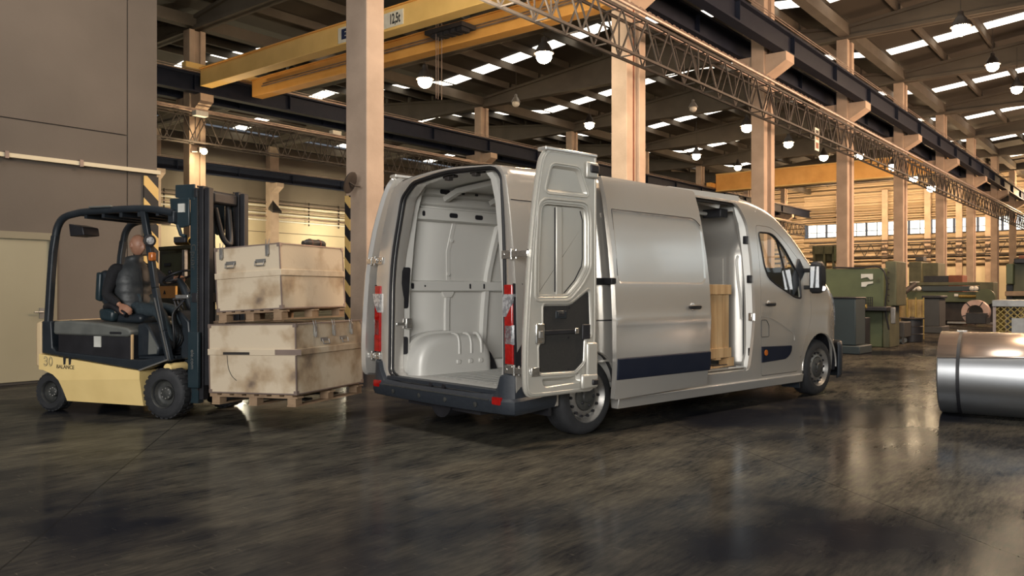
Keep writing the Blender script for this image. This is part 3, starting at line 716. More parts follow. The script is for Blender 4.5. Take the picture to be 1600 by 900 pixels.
for x in (1379, 1409): pb(t, 'leg', 'm_grey', 22.0, .08, x, x+3, 527, 540, 0)
pb(t, 'scrap_sheet', 'paper', 21.95, .2, 1385, 1396, 500, 504, 0)
o = px_box(MB(), 22.5, .25, 1402, 1414, 528, 545).build('crumpled_rag', M['paper'], bevel=.04); hall(o); tag(o, 'crumpled pale paper rag on the floor by the scrap bin', 'rag')
P = at_z(1425, 534, 0)
t = thing('steel_drum', 'black open drum with a round disc lid on the floor', 'drum', P)
MB().lathe([(.25, 0), (.26, .01), (.26, .2), (.27, .21), (.26, .22), (.26, .40), (.27, .41), (.26, .42), (.26, .58), (.25, .6)], n=28).build('drum_body', M['black'], t, smooth=40)
MB().lathe([(.06, .60), (.31, .60), (.31, .63), (.06, .63), (.05, .66), (.03, .66)], n=28).build('lid', M['steel_dark'], t, smooth=40)
t = mthing('yellow_crate_stack', 'amber translucent panels standing behind the black drum', 'panels')
for k, x in enumerate((1404, 1418, 1431)): pb(t, 'panel', 'chipboard', 24.5+.1*k, .1, x, x+12, 468, 530, .01)
for x in (1403, 1416.5, 1430, 1442): pb(t, 'post', 'brass', 24.4, .06, x, x+1.6, 465, 530, 0)
t = mthing('tool_cabinet', 'dark grey cabinet on a low base in front of the green rolling machine', 'cabinet')
pb(t, 'cabinet_body', 'm_grey', 28.6, .9, 1442, 1468, 466, 510); pb(t, 'top_plate', 'black', 28.5, 1.0, 1440, 1470, 462, 466); pb(t, 'plinth', 'm_grey', 28.5, 1.1, 1443, 1472, 510, 522)
t = mthing('plate_rolling_machine', 'long green rolling machine with a horizontal roller, far right', 'machine')
A_ = 36.5
pb(t, 'lower_beam', 'm_green', A_, .9, 1416, 1546, 456, 472); pb(t, 'bed', 'steel_dark', A_+.3, .8, 1440, 1552, 472, 502)
pb(t, 'upper_beam', 'm_blue', A_-.1, .5, 1440, 1532, 447, 455); pb(t, 'end_frame', 'm_green2', A_-.1, 1.1, 1530, 1552, 441, 470); pb(t, 'top_rail', 'm_green2', A_, .8, 1424, 1535, 441, 446)
b0, z0 = qa(1540, 464, A_-.2); MB().cyl((A_-.3, b0, z0), (A_, b0, z0), .32, 24).build('gear_cover', M['m_green'], t, smooth=40)
for x in (1428, 1436, 1519, 1525): b0, z0 = qa(x, 451, A_-.2); MB().sphere((A_-.25, b0, z0), .10).build('work_light', M['white'], t, smooth=50)
pb(t, 'maker_label', 'white', A_-.06, .05, 1491, 1497, 459, 463, 0); pb(t, 'bottom_rail', 'rim', A_-.5, .1, 1480, 1552, 503, 506, 0)
b0, z0 = qa(1507, 463, A_-.1); MB().tube([(A_-.1, b0+.2, z0), (A_-.1, b0-.6, z0)], .06, 8).build('spindle', M['brass'], t, smooth=40)
pts = []
b0, z0 = qa(1403, 459, A_-4); b1, z1 = qa(1425, 444, A_-4); MB().tube([(A_-4, b0, z0), (A_-4, (b0+b1)/2, (z0+z1)/2-.1), (A_-3.5, b1, z1)], .1, 8).build('swing_arm', M['steel_dark'], t, smooth=40)
t = mthing('coil_ring', 'pinkish steel ring standing on a black cradle before the rolling machine', 'ring')
b0, z0 = qa(1523.5, 488, 34.5)
M['pinksteel'] = mat('pinkish_wrapped_steel', (.50, .36, .31), (.40, .28, .24), 4, .5, .2)
MB().lathe([(.46, 0), (.46, .4), (.27, .4), (.27, 0), (.46, 0)], (34.5, b0, z0), (1, 0, 0), 30, cap=False).build('ring_body', M['pinksteel'], t, smooth=40)
for k in range(5):
    an = 2*PI*k/5+.9; MB().bar((34.48, b0+.26*math.cos(an), z0+.26*math.sin(an)), (34.48, b0+.47*math.cos(an), z0+.47*math.sin(an)), .03).build('binding_strap', M['black'], t)
pb(t, 'cradle', 'black', 34.2, .9, 1509, 1541, 489, 506); 
t = mthing('press_machine', 'tall green machine with a fan on top between two columns', 'machine')
pb(t, 'machine_head', 'm_green2', 41, 1.5, 1420, 1440, 409, 441); pb(t, 'column_body', 'm_green2', 41.2, 1.5, 1440, 1466, 411, 445); pb(t, 'fan_housing', 'm_grey', 41.2, .6, 1430, 1443, 401, 408); pb(t, 'lower_body', 'm_green2', 41.3, 1.5, 1420, 1466, 441, 505)
pb(t, 'light_strip', 'white', 40.9, .1, 1422, 1436, 440, 442, 0)
t = mthing('machine_bridge', 'black box section and rusty red box on the rolling machine', 'machine part')
pb(t, 'black_box', 'black', 38.5, 1, 1443, 1482, 431, 505); pb(t, 'red_box', 'rust', 38.5, 1, 1482, 1504, 430, 505)
t = mthing('milling_machine', 'green machine at the right edge behind the mesh bin', 'machine')
pb(t, 'machine_head', 'm_green', 24, 1.2, 1572, 1583, 412, 444); pb(t, 'machine_body', 'm_green2', 24.3, 1.2, 1583, 1660, 408, 470); pb(t, 'motor', 'black', 24.1, .8, 1584, 1660, 403, 411)
pb(t, 'table', 'pine_old', 23.7, .8, 1570, 1660, 455, 463); pb(t, 'lower_body', 'black', 24.4, 1.2, 1572, 1584, 444, 520)
b0, z0 = qa(1590, 401, 24.2); MB().cyl((24.5, b0, z0-.1), (24.5, b0-1.2, z0-.1), .14, 14).build('motor_can', M['rust'], t, smooth=40)
t = mthing('gantry_press', 'big dull green press with shelves seen over the van bonnet', 'machine')
A_ = 62
pb(t, 'crown', 'm_green2', A_, 2, 1269, 1318, 384, 397); pb(t, 'shelf', 'm_green2', A_+.4, 2, 1275, 1318, 397, 408); pb(t, 'head_block', 'm_green', A_-.1, 1, 1303, 1318, 388, 408)
for x in (1270, 1286, 1300): pb(t, 'upright', 'm_green2', A_, .4, x, x+3, 384, 495)
pb(t, 'press_table', 'm_grey', A_, 2, 1269, 1318, 420, 495)
for x in (1281, 1311): pb(t, 'guide_rod', 'white', A_-.1, .2, x, x+3, 408, 422, 0)
# foreground coil and mesh bin
al = math.radians(-35); cx = Vector((math.cos(al), math.sin(al), 0)); R_ = .435
e0 = Vector((4.70, 8.92, R_))
t = thing('sheet_steel_coil', 'shiny steel sheet coil lying on the floor at the right edge', 'coil', e0, al)
MB().lathe([(.2, 0), (R_-.012, 0), (R_, .012), (R_, 1.49), (R_-.012, 1.5), (.2, 1.5), (.2, 0)], (0, 0, 0), (1, 0, 0), 96, cap=False).build('coil_body', M['steel_coil'], t, smooth=30)
m = MB(); n = 60                                     # overlapping outer lap ends in a lifted lip
lo = [[(.0, (R_+.006)*math.sin(q), (R_+.006)*math.cos(q)) for q in [-1.15+k*1.75/40 for k in range(41)]], [(1.5, (R_+.006)*math.sin(q), (R_+.006)*math.cos(q)) for q in [-1.0+k*1.6/40 for k in range(41)]]]
M['copper'] = mat('warm_brushed_sheet', (.62, .50, .42), (.50, .40, .34), 1.5, .3, .85, stretch=(.3, 8, 8))
o = m.loft(lo, closed=False, cap0=False, cap1=False).build('outer_lap', M['copper'], t, smooth=30); sm = o.modifiers.new('thickness', 'SOLIDIFY'); sm.thickness = .004; sm.offset = 1
for x in (.18,): MB().lathe([(R_+.002, x), (R_+.016, x+.002), (R_+.016, x+.032), (R_+.002, x+.034)], (0, 0, 0), (1, 0, 0), 96, cap=False).build('binding_strap', M['black'], t, smooth=30)
MB().box(.15, .24, -.03, .03, R_+.01, R_+.025).build('strap_buckle', M['chrome'], t)
t = thing('mesh_cage_bin', 'wire mesh pallet cage behind the steel coil, right edge', 'cage', at_Y(1554, 480, 12.0), RB)
t.location.z = 0; w = 1.3; hgt = 1.19
for x in (0, 1.0):
    for y in (0, -w): MB().box(x-.02, x+.02, y-.02, y+.02, 0, hgt).build('corner_post', M['steel_mid'], t)
MB().box(-.04, 1.04, -w-.03, .03, hgt-.10, hgt).build('top_rim', M['rim'], t, bevel=.01)
def mesh_side(p, d, L_):
    m = MB(); s = .085; z1 = hgt-.1; n = int((L_+z1)/s)
    for k in range(-int(z1/s)-1, n):
        for sg in (1, -1):
            t0 = k*s; a0, a1 = (t0, t0+z1) if sg == 1 else (t0+z1, t0)
            lo_, hi_ = 0, 1
            def cl(u):  return a0+(a1-a0)*u
            us = [0, 1]
            if min(a0, a1) < 0 or max(a0, a1) > L_:
                ua = (0-a0)/(a1-a0); ub = (L_-a0)/(a1-a0); us = [max(0, min(ua, ub)), min(1, max(ua, ub))]
            if us[1]-us[0] < .02: continue
            m.bar(Vector(p)+Vector(d)*cl(us[0])+Vector((0, 0, z1*us[0])), Vector(p)+Vector(d)*cl(us[1])+Vector((0, 0, z1*us[1])), .009)
    return m
mesh_side((0, 0, 0), (0, -1, 0), w).build('wire_mesh', M['brass'], t); mesh_side((0, -w, 0), (1, 0, 0), 1.0).build('wire_mesh', M['brass'], t); mesh_side((1, 0, 0), (0, -1, 0), w).build('wire_mesh', M['brass'], t); mesh_side((0, 0, 0), (1, 0, 0), 1.0).build('wire_mesh', M['brass'], t)
MB().box(-.03, -.01, -w, -.22, .62, .93).build('side_plate', M['rim'], t); MB().box(-.03, -.01, -.42, -.22, .3, .62).build('side_plate', M['rim'], t)
MB().box(0.05, .95, -w+.05, -.05, .1, .7).build('contents', M['pine_old'], t)

# ------------------------------------------------------------------ things behind the forklift
t = mthing('hydraulic_press', 'olive hydraulic machine with a motor, seen through the forklift mast', 'machine')
A_ = 9.2
for (n_, mt, x0, x1, y0, y1, d0) in (('frame', 'm_green2', 249, 300, 388, 560, .3), ('panel', 'm_green', 252, 286, 396, 430, .2), ('top_beam', 'm_green2', 247, 301, 384, 390, .15), ('side_pipe', 'rim', 284, 288, 390, 432, .05), ('gauge_box', 'black', 256, 266, 411, 416, .18)):
    b0, z0 = qa(x0, y1, A_+d0); pb(t, n_, mt, A_+d0, .5 if n_ == 'frame' else .08, x0, x1, y0, y1, .01)
b0, z0 = qa(264, 377, A_); b1, _ = qa(285, 377, A_); b2, _ = qa(302, 377, A_)
MB().cyl((A_+.2, b0, z0), (A_+.2, b1, z0), .085, 18).build('motor', M['brass'], t, smooth=40); MB().cyl((A_+.2, b1, z0), (A_+.2, b2, z0), .06, 18).build('shaft_housing', M['steel_dark'], t, smooth=40)
pb(t, 'warning_plate', 'orange', A_+.1, .05, 249, 274, 447, 466, 0)
b0, z0 = qa(257, 457, A_+.09); MB().prism([(A_+.085, b0-.05, z0-.035), (A_+.085, b0+.05, z0-.035), (A_+.085, b0, z0+.05)], (.01, 0, 0)).build('warning_triangle', M['ink'], t)
# ------------------------------------------------------------------ the van (local frame: x forward from the rear face, y to its left, z up; right side at y = 0)
TH, VX, VY = .834, .042, 6.83
WV = 2.16
van = thing('van', 'silver panel van with rear doors folded back and side door slid open', 'van', (VX, VY, 0), PI/2-TH)
VF = Vector((math.sin(TH), math.cos(TH), 0)); VL = Vector((-math.cos(TH), math.sin(TH), 0))
def inset(z): return interp(z, [.25, .5, .7, 1.05, 1.35, 1.7, 2.0, 2.2, 2.35, 2.46], [.035, .01, 0, 0, .012, .045, .085, .118, .155, .21])
def nose_in(u): return max(0, (u-5.35)/.65)**2*.22 if u > 5.35 else 0
SIL = catmull([(0.0, 2.405), (.8, 2.42), (2.0, 2.43), (3.3, 2.425), (3.85, 2.385), (4.28, 2.26), (4.68, 2.0), (5.0, 1.73), (5.28, 1.525), (5.55, 1.38), (5.80, 1.20), (5.95, .98), (6.0, .72), (5.99, .45), (5.93, .24)], 6)
SIL = [(p.x, p.y) for p in SIL]
def dsil(u, z):
    best = 9
    for i in range(len(SIL)-1):
        ax_, ay_ = SIL[i]; bx_, by_ = SIL[i+1]; dx, dy = bx_-ax_, by_-ay_; t = max(0, min(1, ((u-ax_)*dx+(z-ay_)*dy)/(dx*dx+dy*dy)))
        best = min(best, math.hypot(u-ax_-t*dx, z-ay_-t*dy))
    return best
def RR(u): return .085 if u < 4 else .085-.03*min(1, (u-4)/.6) if u < 5.2 else .055+.05*min(1, (u-5.2)/.5)
def side_y(u, z):
    R = RR(u); d = dsil(u, z); r = R-math.sqrt(max(0, R*R-(R-d)**2)) if d < R else 0
    # shoulder crease and shallow hollow of the lower side
    return inset(z)+nose_in(u)+r
def arch(uc, R, ua, ub, zb, n=16):
    """points of a wheel cut-out from front (ub) to rear (ua) along the sill line zb"""
    a0 = math.asin(min(1, (zb-.36)/R)); return [(uc+R*math.cos(t), .36+R*math.sin(t)) for t in [a0+(PI-2*a0)*k/n for k in range(n+1)]]
UR, UF = .90, 5.24
outl = [(0.0, .30)]+[(0, z) for z in (.6, 1.0, 1.4, 1.8, 2.1, 2.3)]+SIL+arch(UF, .43, 0, 0, .30)+arch(UR, .42, 0, 0, .30)
door_f = rpoly([(3.86, 2.085), (4.22, 2.075), (4.50, 1.90), (4.93, 1.56), (4.99, 1.2), (4.97, .93), (4.80, .72), (4.71, .34), (3.87, .34), (3.80, .95), (3.84, 1.4)], [.05, .12, .1, .05, .1, .15, .1, .06, .03, .1, .1], 4)
win_f = rpoly([(3.90, 2.00), (4.20, 2.0), (4.42, 1.84), (4.72, 1.50), (4.74, 1.235), (4.60, 1.25), (4.18, 1.40), (4.02, 1.48), (3.95, 1.62)], [.04, .1, .08, .03, .03, .06, .06, .05, .06], 4)
slide_open = rpoly([(2.30, .42), (3.60, .42), (3.69, 1.0), (3.69, 2.1), (3.55, 2.32), (2.30, 2.335)], [.02, .06, .1, .1, .08, .02], 4)
def lean(z): return interp(z, [1.5, 1.94, 2.31, 2.45], [0, .06, .15, .21])
def mirror_y(m, on): 
    if on: m.v = [(x, WV-y-lean(z), z) for x, y, z in m.v]
    return m
def sheet(outline, holes=(), creases=(), yf=side_y, step=.085, off=0.0, left=False):
    V, T = skin2d(outline, holes, creases, step); m = MB(); m.add([(u, yf(u, z)+off, z) for u, z in V], T)
    if left: mirror_y(m, True)
    return m
def slab(m, name, mt, parent, th=.02, left=False, smooth=45, inward=True, bevel=0):
    """give a sheet thickness towards the inside of the van"""
    n = len(m.v); s = (-1 if left else 1)*th
    # boundary edges
    cnt = {}
    for f in m.f:
        for i in range(len(f)):
            e = (f[i], f[(i+1) % len(f)]); k = tuple(sorted(e)); cnt.setdefault(k, []).append(e)
    v2 = [(x, y+s, z) for x, y, z in m.v]; f2 = [tuple(i+n for i in f[::-1]) for f in m.f]
    sd = [(e[0][1], e[0][0], e[0][0]+n, e[0][1]+n) for e in cnt.values() if len(e) == 1]
    q = MB(); q.v = list(m.v)+v2; q.f = list(m.f)+f2+sd; q.m = [0]*len(q.f)
    return q.build(name, mt, parent, smooth=smooth)
body = None
for left in (False, True):
    holes = [shrink(door_f, -.006)]+([] if left else [slide_open])
    rim_f = []
    o = slab(sheet(outl, holes, [shrink(outl, .02), shrink(outl, .048), shrink(outl, .085)], left=left), 'body_side', M['silver'], van, .035, left)
# roof, windscreen surround, bonnet and nose
def top_rows():
    rows = []; nt = 22
    for i, (u, z) in enumerate(SIL):
        y0 = inset(z)+nose_in(u)+RR(u); row = []
        cu, cz = 0.0, .05
        if u > 3.9: k = min(1, (u-3.9)/.9); cu = .16*k
        if z < 1.3: cu = .16+.10*min(1, (1.3-z)/.3)
        if z < 1.25: cz = .05*max(0, (z-.9)/.35)
        for j in range(nt+1):
            t = j/nt; b = math.sin(PI*t)**.7 if 0 < t < 1 else 0
            row.append((u+cu*b, y0+(WV-lean(z)-2*y0)*t, z+cz*b))
        rows.append(row)
    return rows
rows = top_rows(); mt_, wsm = MB(), MB(); n = len(rows[0])
vs = [p for r in rows for p in r]; fb, fw = [], []
for i in range(len(rows)-1):
    for j in range(n-1):
        f = (i*n+j, i*n+j+1, (i+1)*n+j+1, (i+1)*n+j)
        zc = (SIL[i][1]+SIL[i+1][1])/2; uc = (SIL[i][0]+SIL[i+1][0])/2
        (fw if (4.22 < uc < 5.2 and 1 <= j <= n-3 and uc > 4.2) else fb).append(f)
mt_.add(vs, fb); mt_.build('roof_and_bonnet', M['silver'], van, smooth=45, normals=True)
wsm.add(vs, fw); wsm.build('windscreen', M['glass'], van, smooth=45)
for k in range(3): MB().tube([(u, .55+.5*k, 2.455) for u in (.5, 3.4)], .012, 6).build('roof_bead', M['silver'], van)
# lower nose: dark bumper, grille and headlights
m = MB(); lo = []
for z, o_ in ((.20, -.02), (.24, .035), (.45, .05), (.60, .045), (.66, .015)):
    u0 = 5.66; row = []
    for t in [k/14 for k in range(15)]:
        y0 = inset(z)+nose_in(5.93); bul = .25*math.sin(PI*t)**.7
        row.append((5.97+o_+bul-.03, y0-.02+(WV-2*y0+.04)*t, z))
    s0 = [(5.62, -.012-o_*.3, z), (5.78, .02-o_*.3, z), (5.92, .10-o_*.3, z)]
    lo.append(s0+row+[(u, WV-y, zz) for u, y, zz in s0[::-1]])
m.loft(lo, closed=False, cap0=False, cap1=False).build('front_bumper', M['plastic'], van, smooth=50).modifiers.new('t', 'SOLIDIFY').thickness = -.02
for left in (False, True):
    s = MB(); V, T = skin2d(rpoly([(5.60, 1.30), (5.80, 1.20), (5.955, .95), (5.94, .83), (5.82, .93), (5.72, 1.12)], .03, 4), step=.04)
    s.add([(u, side_y(u, z)-.012, z) for u, z in V], T)
    if left: mirror_y(s, True)
    slab(s, 'headlight', M['clearlens'], van, .03, left)
m = MB(); m.loft([[(6.17+.02*math.sin(k), y, z) for y, z in rpoly([(.55, .66), (1.55, .66), (1.62, .92), (.48, .92)], .04, 3)] for k in (0, 1)]); m.build('grille', M['black'], van)
# wheel arch liners, sill and rocker
for left in (False, True):
    for uc, R in ((UR, .42), (UF, .43)):
        m = MB(); lo = [[(uc+r*math.cos(t), y, .36+r*math.sin(t)) for t in [-.15+(PI+.3)*k/16 for k in range(17)]] for y, r in ((.03, R), (.05, R+.005), (.40, R+.01))]
        m.loft(lo, closed=False, cap0=False, cap1=False); m.add([(uc+.43*math.cos(t), .40, .36+.43*math.sin(t)) for t in [-.15+(PI+.3)*k/16 for k in range(17)]], [tuple(range(17))])
        mirror_y(m, left); m.build('wheel_arch_liner', M['black'], van, smooth=50)
        m = MB(); m.tube([(uc+(R+.004)*math.cos(t), .022, .36+(R+.004)*math.sin(t)) for t in [-.05+(PI+.1)*k/24 for k in range(25)]], .013, 8); mirror_y(m, left)
        m.build('wheel_arch_lip', M['silver'], van, smooth=60)
    m = MB(); m.loft([[(u, y, z) for y, z in ((.0, .30), (.018, .20), (.10, .20), (.12, .32))] for u in (1.31, 4.80)]); mirror_y(m, left); m.build('sill_rail', M['silver'], van, bevel=.008)
MB().box(.25, 5.6, .45, 1.65, .24, .36).box(.4, 5.6, .12, .45, .30, .38).box(1.35, 4.8, 1.65, 1.95, .30, .38).build('underbody', M['black'], van)
o = MB().cyl((-.0, 1.05, .30), (.7, 1.05, .30), .16, 18).build('spare_wheel_carrier', M['black'], van, smooth=40)
# rear end frame with the big door opening
open_r = rpoly([(.155, .50), (.16, 1.60), (.20, 2.30), (.30, 2.39), (1.0, 2.42), (1.50, 2.37), (1.68, 2.24), (1.875, 1.58), (1.90, .50), (1.78, .445), (.30, .445)], [.05, .3, .06, .06, .2, .06, .06, .3, .05, .04, .04], 5)
nR = len(open_r)
def outer_for(p):
    """matching outline point of the body rear edge"""
    y, z = p; c = (1.05, 1.40); dy, dz = y-c[0], z-c[1]
    best = None
    # march outwards until outside of the body section
    k = 1.0
    def ins(y_, z_):
        zt = 2.405+.05*math.sin(PI*max(0, min(1, (y_-.29)/(WV-.58-lean(2.4)))))**.7
        yy = min(y_, WV-lean(z_)-y_)
        if z_ < .42: return False
        if z_ > zt: return False
        R = .085; d = zt-z_; r = R-math.sqrt(max(0, R*R-(R-d)**2)) if d < R else 0
        return yy > inset(z_)+r
    while ins(c[0]+dy*k, c[1]+dz*k) and k < 3: k += .002
    return (c[0]+dy*(k-.002), c[1]+dz*(k-.002))
outer_r = [outer_for(p) for p in open_r]
mid_r = [((a[0]*.5+b[0]*.5), (a[1]*.5+b[1]*.5)) for a, b in zip(outer_r, open_r)]
def L3(poly, u): return [(u, y, z) for y, z in poly]
m = MB(); m.loft([L3(outer_r, .03), L3([(a[0]*.88+b[0]*.12, a[1]*.88+b[1]*.12) for a, b in zip(outer_r, open_r)], -.012), L3(mid_r, -.016), L3([(a[0]*.15+b[0]*.85, a[1]*.15+b[1]*.85) for a, b in zip(outer_r, open_r)], .0), L3(open_r, .022), L3(shrink(open_r, .012), .07), L3(shrink(open_r, .004), .16)], cap0=False, cap1=False)
m.build('rear_frame', M['silver'], van, smooth=50)
m = MB(); m.tube([(.0, y, z) for y, z in shrink(open_r, -.004)], .014, 8, closed=True); m.tube([(.028, y, z) for y, z in shrink(open_r, .012)], .012, 8, closed=True); m.build('door_seal', M['seal'], van, smooth=60)
# inner rear pillar on the left with slots and latch plate
pil = MB(); pil.loft([[(u, y, z) for u, y in ((.05, 1.915-d), (.235, 1.895-d), (.25, 1.93-d), (.25, 2.01-d), (.05, 1.99-d))] for z, d in ((.47, 0), (1.3, .012), (1.8, .085), (2.1, .145), (2.28, .22), (2.345, .29))])
pil = pil.build('rear_pillar', M['inner'], van, smooth=30)
pil2 = MB(); pil2.v = []; pil2.loft([[(u, WV-y, z) for u, y in ((.05, 1.925-d), (.235, 1.905-d), (.25, 1.94-d), (.25, 2.02-d), (.05, 2.0-d))] for z, d in ((.47, 0), (1.3, .005), (1.8, .06), (2.1, .10), (2.30, .16), (2.36, .22))]); pil2.build('rear_pillar', M['inner'], van, smooth=30)
def pf(z): return 1.905-interp(z, [.47, 1.3, 1.8, 2.1], [0, .012, .085, .145])
def vent(z0, z1):
    p = rpoly([(.085, z0), (.215, z0), (.215, z1), (.085, z1)], .025, 4); return MB().loft([[(u, pf(z)+.02-.12*(u-.15), z) for u, z in p], [(u, pf(z)-.006-.12*(u-.15), z) for u, z in p]]).build('pillar_vent', M['black'], pil)
vent(1.14, 1.56); vent(.67, .85)
MB().box(.06, .24, 1.865, 1.905, .96, 1.0).box(.17, .24, 1.85, 1.90, .93, 1.04).build('latch_plate', M['chrome'], pil, bevel=.008)
# cargo space
def iy(z): return 2.015-inset(z)*.85-max(0, z-1.2)*.068
m = MB(); zs = [.45+.1*k for k in range(20)]+[2.40]
m.loft([[(u, iy(z), z) for z in zs] for u in (.05, .8, 1.6, 2.4, 3.6)], closed=False, cap0=False, cap1=False); m.build('side_lining', M['inner'], van, smooth=40).modifiers.new('t', 'SOLIDIFY').thickness = .01
m = MB(); m.loft([[(u, 2.10-iy(z), z) for z in zs] for u in (.05, .8, 1.6, 2.28)], closed=False, cap0=False, cap1=False); m.build('side_lining', M['inner'], van, smooth=40).modifiers.new('t', 'SOLIDIFY').thickness = .01
MB().box(.05, 3.62, .10, 2.0, .40, .462).build('cargo_floor', M['inner2'], van)
m = MB()
for k in range(14): m.box(.3, 3.5, .25+.12*k, .28+.12*k, .462, .466)
m.build('floor_ribs', M['inner2'], van)
MB().box(-.035, .06, .20, 1.90, .43, .468).build('floor_edge_trim', M['plastic'], van, bevel=.006)
for y in (.95, 1.15): MB().cyl((-.05, y, .44), (-.03, y, .44), .022, 12).build('striker_cap', M['black'], van)
m = MB(); m.loft([[(u, y, z) for y, z in ((.22, 2.36), (.6, 2.40), (1.05, 2.41), (1.5, 2.395), (1.80, 2.36))] for u in (.08, 3.62)], closed=False, cap0=False, cap1=False); m.build('roof_lining', M['inner'], van, smooth=60)
for u in (.62, 1.25, 1.95, 2.65, 3.3):
    m = MB(); m.loft([[(u+a*w, y, z-d) for a, w, d in ((-1, .05, 0), (-1, .028, .045), (1, .028, .045), (1, .05, 0))] for y, z in ((.24, 2.30), (.5, 2.375), (1.0, 2.40), (1.55, 2.37), (1.77, 2.30))]); m.build('roof_bow', M['inner'], van, smooth=40)
def slot(parent, u, z, w, h, y, mt='black'):
    p = rpoly([(u-w/2, z-h/2), (u+w/2, z-h/2), (u+w/2, z+h/2), (u-w/2, z+h/2)], min(w, h)*.48, 4); return MB().loft([[(a, y+.004, b) for a, b in p], [(a, y-.0025, b) for a, b in p]]).build('rail_slot', M[mt], parent)
# longitudinal rails on the left wall
def rail(z0, z1, dep, name='lashing_rail', u0=.26, u1=3.6, slots=()):
    zm = (z0+z1)/2; y0 = iy(zm); m = MB()
    P = [(y0+.02, z0-.014), (y0-.004, z0-.012), (y0-dep, z0+.006), (y0-dep, z1-.006), (y0-.004, z1+.012), (y0+.02, z1+.014)]
    m.loft([[(u, y, z) for y, z in P] for u in (u0, u1)]); o = m.build(name, M['inner'], van, bevel=.003)
    for u, w, h in slots: slot(o, u, zm, w, h, y0-dep)
    return o
rail(1.318, 1.425, .065, slots=((.30, .035, .06), (.46, .018, .02), (1.07, .022, .055), (1.27, .022, .055), (2.2, .022, .055)))
rail(2.055, 2.18, .07, slots=((.345, .035, .055), (.735, .11, .05), (1.085, .11, .05), (2.0, .11, .05)))
rail(2.31, 2.385, .09, 'cant_rail', .24, 3.6, slots=((.56, .13, .05), (.80, .045, .026), (.985, .045, .026), (1.33, .05, .026), (1.52, .05, .026)))
MB().loft([[(u, iy(2.25)-d, z) for d, z in ((0, 2.20), (.03, 2.225), (.03, 2.30), (0, 2.32))] for u in (.3, 3.6)]).build('pressed_bead', M['inner'], van, bevel=.004)
def post(us, w, d, name, z0, z1, mid=None):
    m = MB(); lo = []
    for k in range(9):
        z = z0+(z1-z0)*k/8; u = interp(z, [z0, (z0+z1)/2, z1], us); y = iy(z)
        lo.append([(u-w, y+.01, z), (u-w*.55, y-d, z), (u+w*.55, y-d, z), (u+w, y+.01, z)])
    return m.loft(lo).build(name, M['inner'], van, smooth=35)
p1 = post((.80, .76, .80), .04, .016, 'wall_post', 1.43, 2.05)
for z in (1.50, 1.86): MB().cyl((.785, iy(z)-.03, z), (.785, iy(z)-.008, z), .018, 14).build('post_boss', M['inner'], p1)
p2 = post((.80, .80, .80), .045, .03, 'wall_post', .80, 1.32)
MB().prism([(.71, iy(1.25)-.036, 1.315), (.89, iy(1.25)-.036, 1.315), (.85, iy(1.25)-.036, 1.25), (.75, iy(1.25)-.036, 1.25)], (0, .03, 0)).build('post_gusset', M['inner'], p2, bevel=.005)
post((1.30, 1.345, 1.46), .05, .055, 'wall_post', .72, 2.33); post((2.1, 2.1, 2.2), .05, .055, 'wall_post', .5, 2.33); post((2.9, 2.9, 3.0), .05, .055, 'wall_post', .5, 2.33)
MB().box(.24, 3.6, iy(1.03)-.004, iy(1.03)+.01, 1.025, 1.032).build('lining_seam', M['rim'], van)
MB().box(1.30, 3.6, 1.80, 2.0, .462, .56).build('floor_rail', M['inner'], van, bevel=.01)
MB().box(.24, .46, 1.82, 1.99, .462, .54).build('corner_box', M['black'], van); MB().box(.22, .36, 1.84, 1.98, .54, .565).build('lashing_bracket', M['chrome'], van, bevel=.004)
# wheel box inside
def wheel_box(left=True):
    def prof(r): # (u,z) half-round shape
        c = .70; P = []
        for k in range(25):
            t = PI*k/24; e = 3.1; cx_ = math.copysign(abs(math.cos(t))**(2/e), math.cos(t)); sx_ = abs(math.sin(t))**(2/e)
            P.append((c-.50*r*cx_+.0, .455+.415*r*sx_))
        return P
    lo = []
    for y, r in ((1.98, 1.0), (1.80, 1.0), (1.745, .985), (1.705, .95), (1.685, .88), (1.68, .78)):
        lo.append([(u, y, z) for u, z in prof(r)])
    m = MB(); m.loft(lo, closed=True, cap0=False, cap1=True)
    if not left: mirror_y(m, True)
    o = m.build('wheel_box', M['inner'], van, smooth=50)
    if left:
        m = MB(); lo2 = [[(u, y, z) for u, z in prof(1.06)] for y in (1.99, 1.90)]; m.loft(lo2, cap0=False, cap1=True); m.build('wheel_box_flange', M['inner'], o, smooth=50)
        for k, u in enumerate((.72, .88, 1.02)):
            pts = [(u, 1.80, .862), (u, 1.748, .860), (u, 1.705, .835-.01*k), (u+.004, 1.690, .77), (u+.006, 1.688, .66)]
            MB().tube(catmull(pts, 5), .020, 8, sx=1.0).build('pressed_rib', M['inner'], o, smooth=60)
            MB().box(u-.035, u+.02, 1.668, 1.69, .555, .60).build('pressed_rib', M['inner'], o, bevel=.008)
wheel_box(True); wheel_box(False)
# roof latch gear above the doors
for y in (.62, 1.02): 
    MB().box(.06, .12, y-.08, y+.08, 2.375, 2.40).box(.04, .10, y-.03, y+.03, 2.35, 2.385).build('upper_striker', M['steel_dark'], van, bevel=.005)
